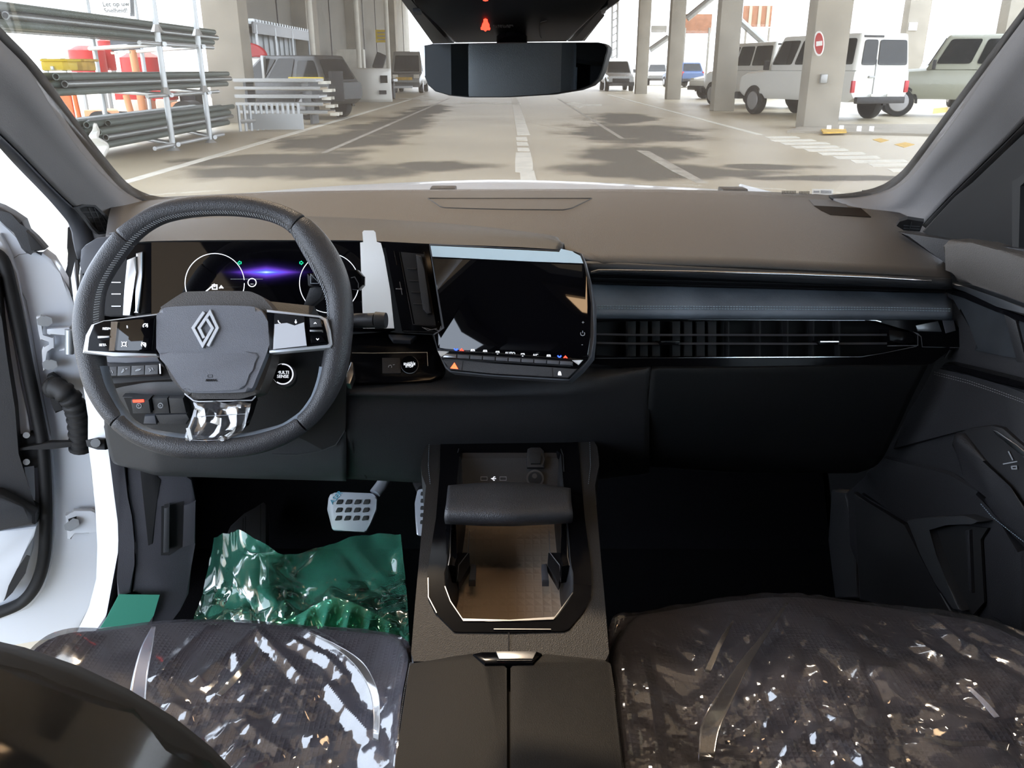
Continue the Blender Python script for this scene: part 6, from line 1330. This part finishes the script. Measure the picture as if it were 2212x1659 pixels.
def crumple(u, v, seed, s=1.0):
    """sharp creases like stiff plastic sheet: long slanted folds crossed by small facets"""
    x, y = u * s, v * s; w_ = noise.noise(V((x * .5, y * .5, seed))) * .8; x += w_; y -= w_ * .6
    a = vor((x * .8 + y * .6) * 1.9, (-x * .6 + y * .8) * .36, seed)
    b = vor((x * .75 - y * .66) * 2.3, (x * .66 + y * .75) * .5, seed + 5)
    c = vor(x * 3.4, y * 3.4, seed + 9)
    return .46 * a + .36 * b + .22 * c + .3 * abs(noise.noise(V((x * .8, y * .8, seed + 2))))
def filmgrid(name, rows, amp, seed, s, mat, parent, up=V((0, 0, 1)), fade=None, smooth=22, thick=.0):
    nu = len(rows[0]); out = []
    for i, r in enumerate(rows):
        o = []
        for j, p in enumerate(r):
            f = 1.0 if fade is None else fade(i / (len(rows) - 1), j / (nu - 1))
            o.append(p + up * (amp * f * crumple(p.x, p.y * .8 + p.z * .5, seed, s)))
        out.append(o)
    return grid(name, out, mat, parent, thick, smooth)
def dense(rows, n, m):
    R = [resample(spl(r, 8), n) for r in rows]; cols = [resample(spl([r[j] for r in R], 8), m) for j in range(n)]
    return [[cols[j][i] for j in range(n)] for i in range(m)]
# green floor film
gf = thing('green_floor_film', 'creased clear green plastic film laid over the driver floor', 'film', (-.35, 1.5, H - .98))
z0 = -.965
fr = [[PD(x, y, z) for x, y, z in r] for r in (
    [(466, 1172, -.86), (500, 1168, -.82), (560, 1176, -.80), (620, 1205, -.84), (660, 1204, -.88), (730, 1182, -.88), (800, 1164, -.88), (866, 1158, -.88)],
    [(458, 1215, -.92), (500, 1212, -.86), (560, 1218, -.84), (620, 1240, -.90), (660, 1245, -.93), (730, 1235, -.93), (800, 1220, -.93), (872, 1210, -.93)],
    [(450, 1270, -.96), (500, 1270, -.93), (560, 1272, -.92), (620, 1280, -.95), (660, 1285, z0), (730, 1280, z0), (800, 1272, z0), (878, 1265, z0)],
    [(430, 1320, z0), (500, 1320, z0), (560, 1322, z0), (620, 1325, z0), (660, 1325, z0), (730, 1325, z0), (800, 1325, z0), (882, 1325, z0)],
    [(408, 1365, z0), (480, 1370, z0), (560, 1370, z0), (620, 1372, z0), (660, 1375, z0), (730, 1380, z0), (800, 1385, z0), (886, 1395, z0)],
    [(380, 1430, z0), (480, 1440, z0), (560, 1440, z0), (620, 1440, z0), (660, 1440, z0), (730, 1440, z0), (800, 1450, z0), (888, 1450, z0)])]
filmgrid('sheet', dense(fr, 110, 90), .055, 3.1, 7.0, m_green, gf, V((0, -.45, .9)), smooth=30)
lip_r = [[PD(x, y, z) for x, y, z in r] for r in ([(560, 1368, -.955), (640, 1330, -.94), (720, 1292, -.93), (800, 1320, -.94), (886, 1372, -.95)], [(540, 1420, -.955), (640, 1420, -.94), (720, 1420, -.935), (800, 1420, -.94), (886, 1430, -.95)])]
R_ = dense(lip_r, 90, 30)
R_ = [[p + V((0, 0, .010 * sin(j / 89 * 46) * min(1, i / 10))) for j, p in enumerate(r)] for i, r in enumerate(R_)]
grid('front_flap', R_, m_green, gf, 0, 40)

# ================================================================== SEATS IN THEIR PLASTIC
def cushion(name, label, x0, x1, fr_px, sgn, film_lab, seed, amp):
    t = thing(name, label, 'seat', ((x0 + x1) / 2, .7, H - .95))
    front = [PY(x, y, Y) for x, y, Y in fr_px]
    fr0 = resample(spl(front, 6), 40)
    def bol(u):   # side bolsters
        a = max(0, 1 - u / .17); b = max(0, (u - .83) / .17); return max(a, b)
    rows = []
    for yy, dz in ((-.03, -.24), (.012, -.17), (.022, -.09), (.016, -.035), (0, 0)):
        rows.append([p + V((0, yy, dz)) for p in fr0])
    for k, (Y, h) in enumerate(((.86, .012), (.76, .010), (.64, -.004), (.5, -.02), (.36, -.045))):
        r = []
        for j, p in enumerate(fr0):
            u = j / 39; sp_ = .5 + (u - .5) * (1 + .05 * min(k + 1, 3))
            r.append(V((p.x + (u - .5) * .02 * (k + 1), Y, p.z + h + .030 * bol(u) * min(1, (k + 1) / 2.5) - .10 * max(0, (abs(u - .5) - .46) / .04))))
        rows.append(r)
    o = loft('cushion', rows, m_cloth, t, 60, 5, .006, curve=False)
    base = box('seat_base', ((x0 + x1) / 2, .60, H - .88), (abs(x1 - x0) * .86, .52, .22), m_dark, t, None, .02)
    return t, rows
sdr, rd = cushion('car_chair', 'black woven fabric driver seat between the steering wheel and the console', -.60, -.135,
    [(120, 1400, .86), (150, 1386, .885), (200, 1374, .905), (330, 1353, .94), (470, 1349, .955), (640, 1360, .95), (800, 1373, .93), (860, 1383, .91), (884, 1400, .88)], -1, '', 1.7, .02)
spa, rp = cushion('car_chair', 'black fabric passenger seat facing the glovebox', .135, .66,
    [(1318, 1365, .90), (1332, 1345, .925), (1420, 1328, .945), (1560, 1308, .975), (1710, 1297, .99), (1850, 1310, .985), (2000, 1330, .965), (2110, 1348, .94), (2190, 1380, .91), (2230, 1420, .88)], 1, '', 4.2, .03)
import numpy as np
def seatfilm(name, label, rows, seed, amp, s, fade, ridges):
    f = thing(name, label, 'film', rows[5][20]); R = [r for r in rows[2:]]
    Dn = dense(R, 280, 230)
    up = V((0, -.15, 1)); Dn = [[p + up * .007 for p in r] for r in Dn]
    bv = bvh_of(Dn[::3]); X = np.array([[(p.x, p.y) for p in r] for r in Dn]); add = np.zeros(X.shape[:2])
    for ln, h, w_ in ridges:        # taut folds pulled straight across the cover
        P = [q for q in (on_bvh(bv, *p) for p in ln) if q is not None]
        for p, q in zip(P, P[1:]):
            p2, d = np.array((p.x, p.y)), np.array((q.x - p.x, q.y - p.y)); L2 = max(1e-9, float(d @ d))
            t = np.clip(((X - p2) @ d) / L2, 0, 1); dist = np.linalg.norm(X - p2 - t[..., None] * d, axis=-1)
            add = np.maximum(add, h * np.clip(1 - dist / w_, 0, 1))
    Dn = [[p + up * float(add[i, j]) for j, p in enumerate(r)] for i, r in enumerate(Dn)]
    filmgrid('sheet', Dn, amp, seed, s * .74, m_film, f, up, fade, 16)
    return f, bvh_of([[p + up * .016 for p in r] for r in Dn[::3]])
cK = cv(330, 1330, 4.0216)
rdg_d = [(cK(l), .007, .013) for l in ([(500, 110), (60, 560)], [(880, 170), (420, 570)], [(930, 390), (560, 720)], [(900, 150), (1300, 560)], [(1340, 150), (1640, 330), (1830, 560), (1960, 760)], [(690, 610), (820, 630), (1420, 690)], [(840, 720), (1330, 760)],
         [(380, 840), (840, 860)], [(1230, 240), (1520, 400), (1660, 550)], [(820, 960), (960, 1100), (1110, 1200)], [(1140, 880), (1330, 870)], [(1540, 640), (1700, 850), (1870, 1040)], [(1400, 1090), (1560, 1040)], [(730, 360), (780, 520)], [(180, 800), (360, 900)])]
rdg_p = [(cE(l), .009, .016) for l in ([(975, 250), (820, 420), (640, 560)], [(715, 340), (570, 600)], [(850, 340), (790, 460)], [(1210, 370), (1130, 560), (890, 730)], [(985, 250), (760, 580), (545, 900)], [(1700, 340), (1960, 520)], [(1910, 680), (2050, 850)], [(1340, 560), (1350, 700), (1390, 740)],
         [(900, 880), (1100, 750)], [(1640, 930), (1860, 990), (2100, 970)], [(1100, 690), (1380, 760)], [(880, 650), (830, 760), (890, 900)], [(1660, 470), (1790, 560)], [(1440, 640), (1760, 690)], [(1130, 970), (1300, 920)], [(500, 820), (560, 760)], [(1010, 1060), (1060, 960)], [(250, 560), (330, 1080)])]
sfd, bvd = seatfilm('driver_seat_film', 'clear crumpled plastic cover stretched over the driver seat cushion', rd, 1.7, .046, 11, lambda v, u: min(1, max(.22, (v - .30) * 2.4)) * (.55 + .45 * u), rdg_d)
sfp, bvp = seatfilm('passenger_seat_film', 'clear crinkled plastic cover over the passenger seat cushion', rp, 4.2, .074, 12, lambda v, u: min(1, max(.26, (v - .20) * 2.3)), rdg_p)
# milky doubled strips of the covers
m_milky = filmmat('milky_film', (.9, .9, .9), (.75, .78, .95), .24, .08, .2); m_milkw = filmmat('milky_warm_film', (.9, .9, .9), (.80, .74, .66), .06, .05, .12)
def fold(lines, bv, mat, film):
    R = []
    for l in lines:
        q = [on_bvh(bv, *p) for p in l]
        if None in q: continue
        R.append([p + V((0, -.002, .004)) for p in q])
    if len(R) > 1: grid('film_fold', dense(R, 8, 24), mat, film, .0006, 30)
fold([cF(l) for l in ([(812, 140), (832, 140)], [(760, 240), (815, 250)], [(722, 360), (795, 370)], [(700, 460), (782, 490)], [(690, 540), (780, 570)])], bvd, m_milky, sfd)
fold([cF(l) for l in ([(1640, 175), (1655, 175)], [(1760, 240), (1790, 235)], [(1880, 340), (1930, 330)], [(1960, 470), (2010, 480)], [(1985, 600), (2020, 610)], [(1980, 740), (2015, 750)])], bvd, m_milkw, sfd)
fold([cF(l) for l in ([(1150, 500), (1180, 510)], [(1250, 390), (1290, 400)], [(1340, 290), (1360, 300)], [(1390, 200), (1400, 210)])], bvd, m_milkw, sfd)
fold([cE(l) for l in ([(985, 250), (1000, 255)], [(860, 420), (885, 430)], [(745, 560), (800, 570)], [(600, 780), (700, 780)], [(545, 900), (650, 900)], [(540, 1060), (620, 1060)])], bvp, m_milkw, sfp)
fold([cE(l) for l in ([(570, 600), (600, 610)], [(640, 450), (665, 460)], [(715, 340), (722, 345)])], bvp, m_milkw, sfp)
fold([cE(l) for l in ([(1905, 680), (1930, 680)], [(1980, 760), (2010, 755)], [(2050, 840), (2080, 835)])], bvp, m_milky, sfp)
fold([cE(l) for l in ([(1690, 940), (1700, 920)], [(1830, 985), (1840, 960)], [(2000, 985), (2010, 955)], [(2120, 1010), (2130, 970)])], bvp, m_milkw, sfp)
# seat back of the driver's seat, close on the left of the viewer
bkst = sdr
def se(hw, hh, cx, cz, y, n=48, e=2.5, lean=0):
    out = []
    for k in range(n):
        a = 2 * pi * k / n; c, s = cos(a), sin(a)
        out.append(V((cx + hw * (abs(c) ** (2 / e)) * (1 if c >= 0 else -1), y + lean * s, cz + hh * (abs(s) ** (2 / e)) * (1 if s >= 0 else -1))))
    return out
cx, cz = -.395, H - .61
prof = [(.20, .29, .245, .01), (.25, .325, .25, .0), (.27, .342, .275, 0), (.276, .347, .33, 0), (.272, .342, .37, 0), (.25, .32, .40, 0), (.18, .27, .41, 0)]
rows = [se(hw, hh, cx, cz, y + .03, lean=-.04) for hw, hh, y, _ in prof]
o = grid('backrest', rows, m_back, bkst, 0, 60, True)
bm = bmesh.new(); bm.faces.new([bm.verts.new(p) for p in rows[0]]); from_bm('rear_panel', bm, m_dark, bkst, 0)
bm = bmesh.new(); bm.faces.new([bm.verts.new(p) for p in rows[-1]]); from_bm('front_panel', bm, m_cloth, bkst, 0)
box('headrest', (-.392, .30, H + .04), (.25, .10, .19), m_leather, bkst, None, .045)
for x in (-.45, -.335): cyl('headrest_post', (x, .31, H - .27), (x, .30, H - .03), .007, m_satin, bkst, 12)
bf = thing('backrest_film', 'smoky clear plastic wrap over the driver backrest shoulder', 'film', (-.39, .3, H - .5))
R2 = [[p + (p - V((cx, p.y, cz))).normalized() * .007 + V((0, -.007, 0)) for p in se(hw, hh, cx, cz, y + .03, 120, lean=-.04)] for hw, hh, y, _ in [(.02, .03, .24, 0), (.10, .15, .24, 0)] + prof[:6]]
cols = [resample([r[j] for r in R2], 60) for j in range(120)]
R2 = [[cols[j][i] for j in range(120)] for i in range(60)]
R2 = [[p + V((0, -1, .3)) * (.045 * crumple(p.x, p.z, 8.8, 5.5)) for p in r] for r in R2]
grid('sheet', R2, m_filmk, bf, 0, 25, True)
# passenger backrest, out of sight behind the frame but seen in reflections
pb = spa
rows = [se(hw, hh, .40, H - .62, y - .22, lean=-.05) for hw, hh, y, _ in prof]
grid('backrest', rows, m_leather, pb, 0, 60, True)
bm = bmesh.new(); bm.faces.new([bm.verts.new(p) for p in rows[0]]); bm.faces.new([bm.verts.new(p) for p in rows[-1]]); from_bm('panel', bm, m_dark, pb, 0)
box('headrest', (.40, .02, H + .02), (.25, .10, .19), m_leather, pb, None, .045)
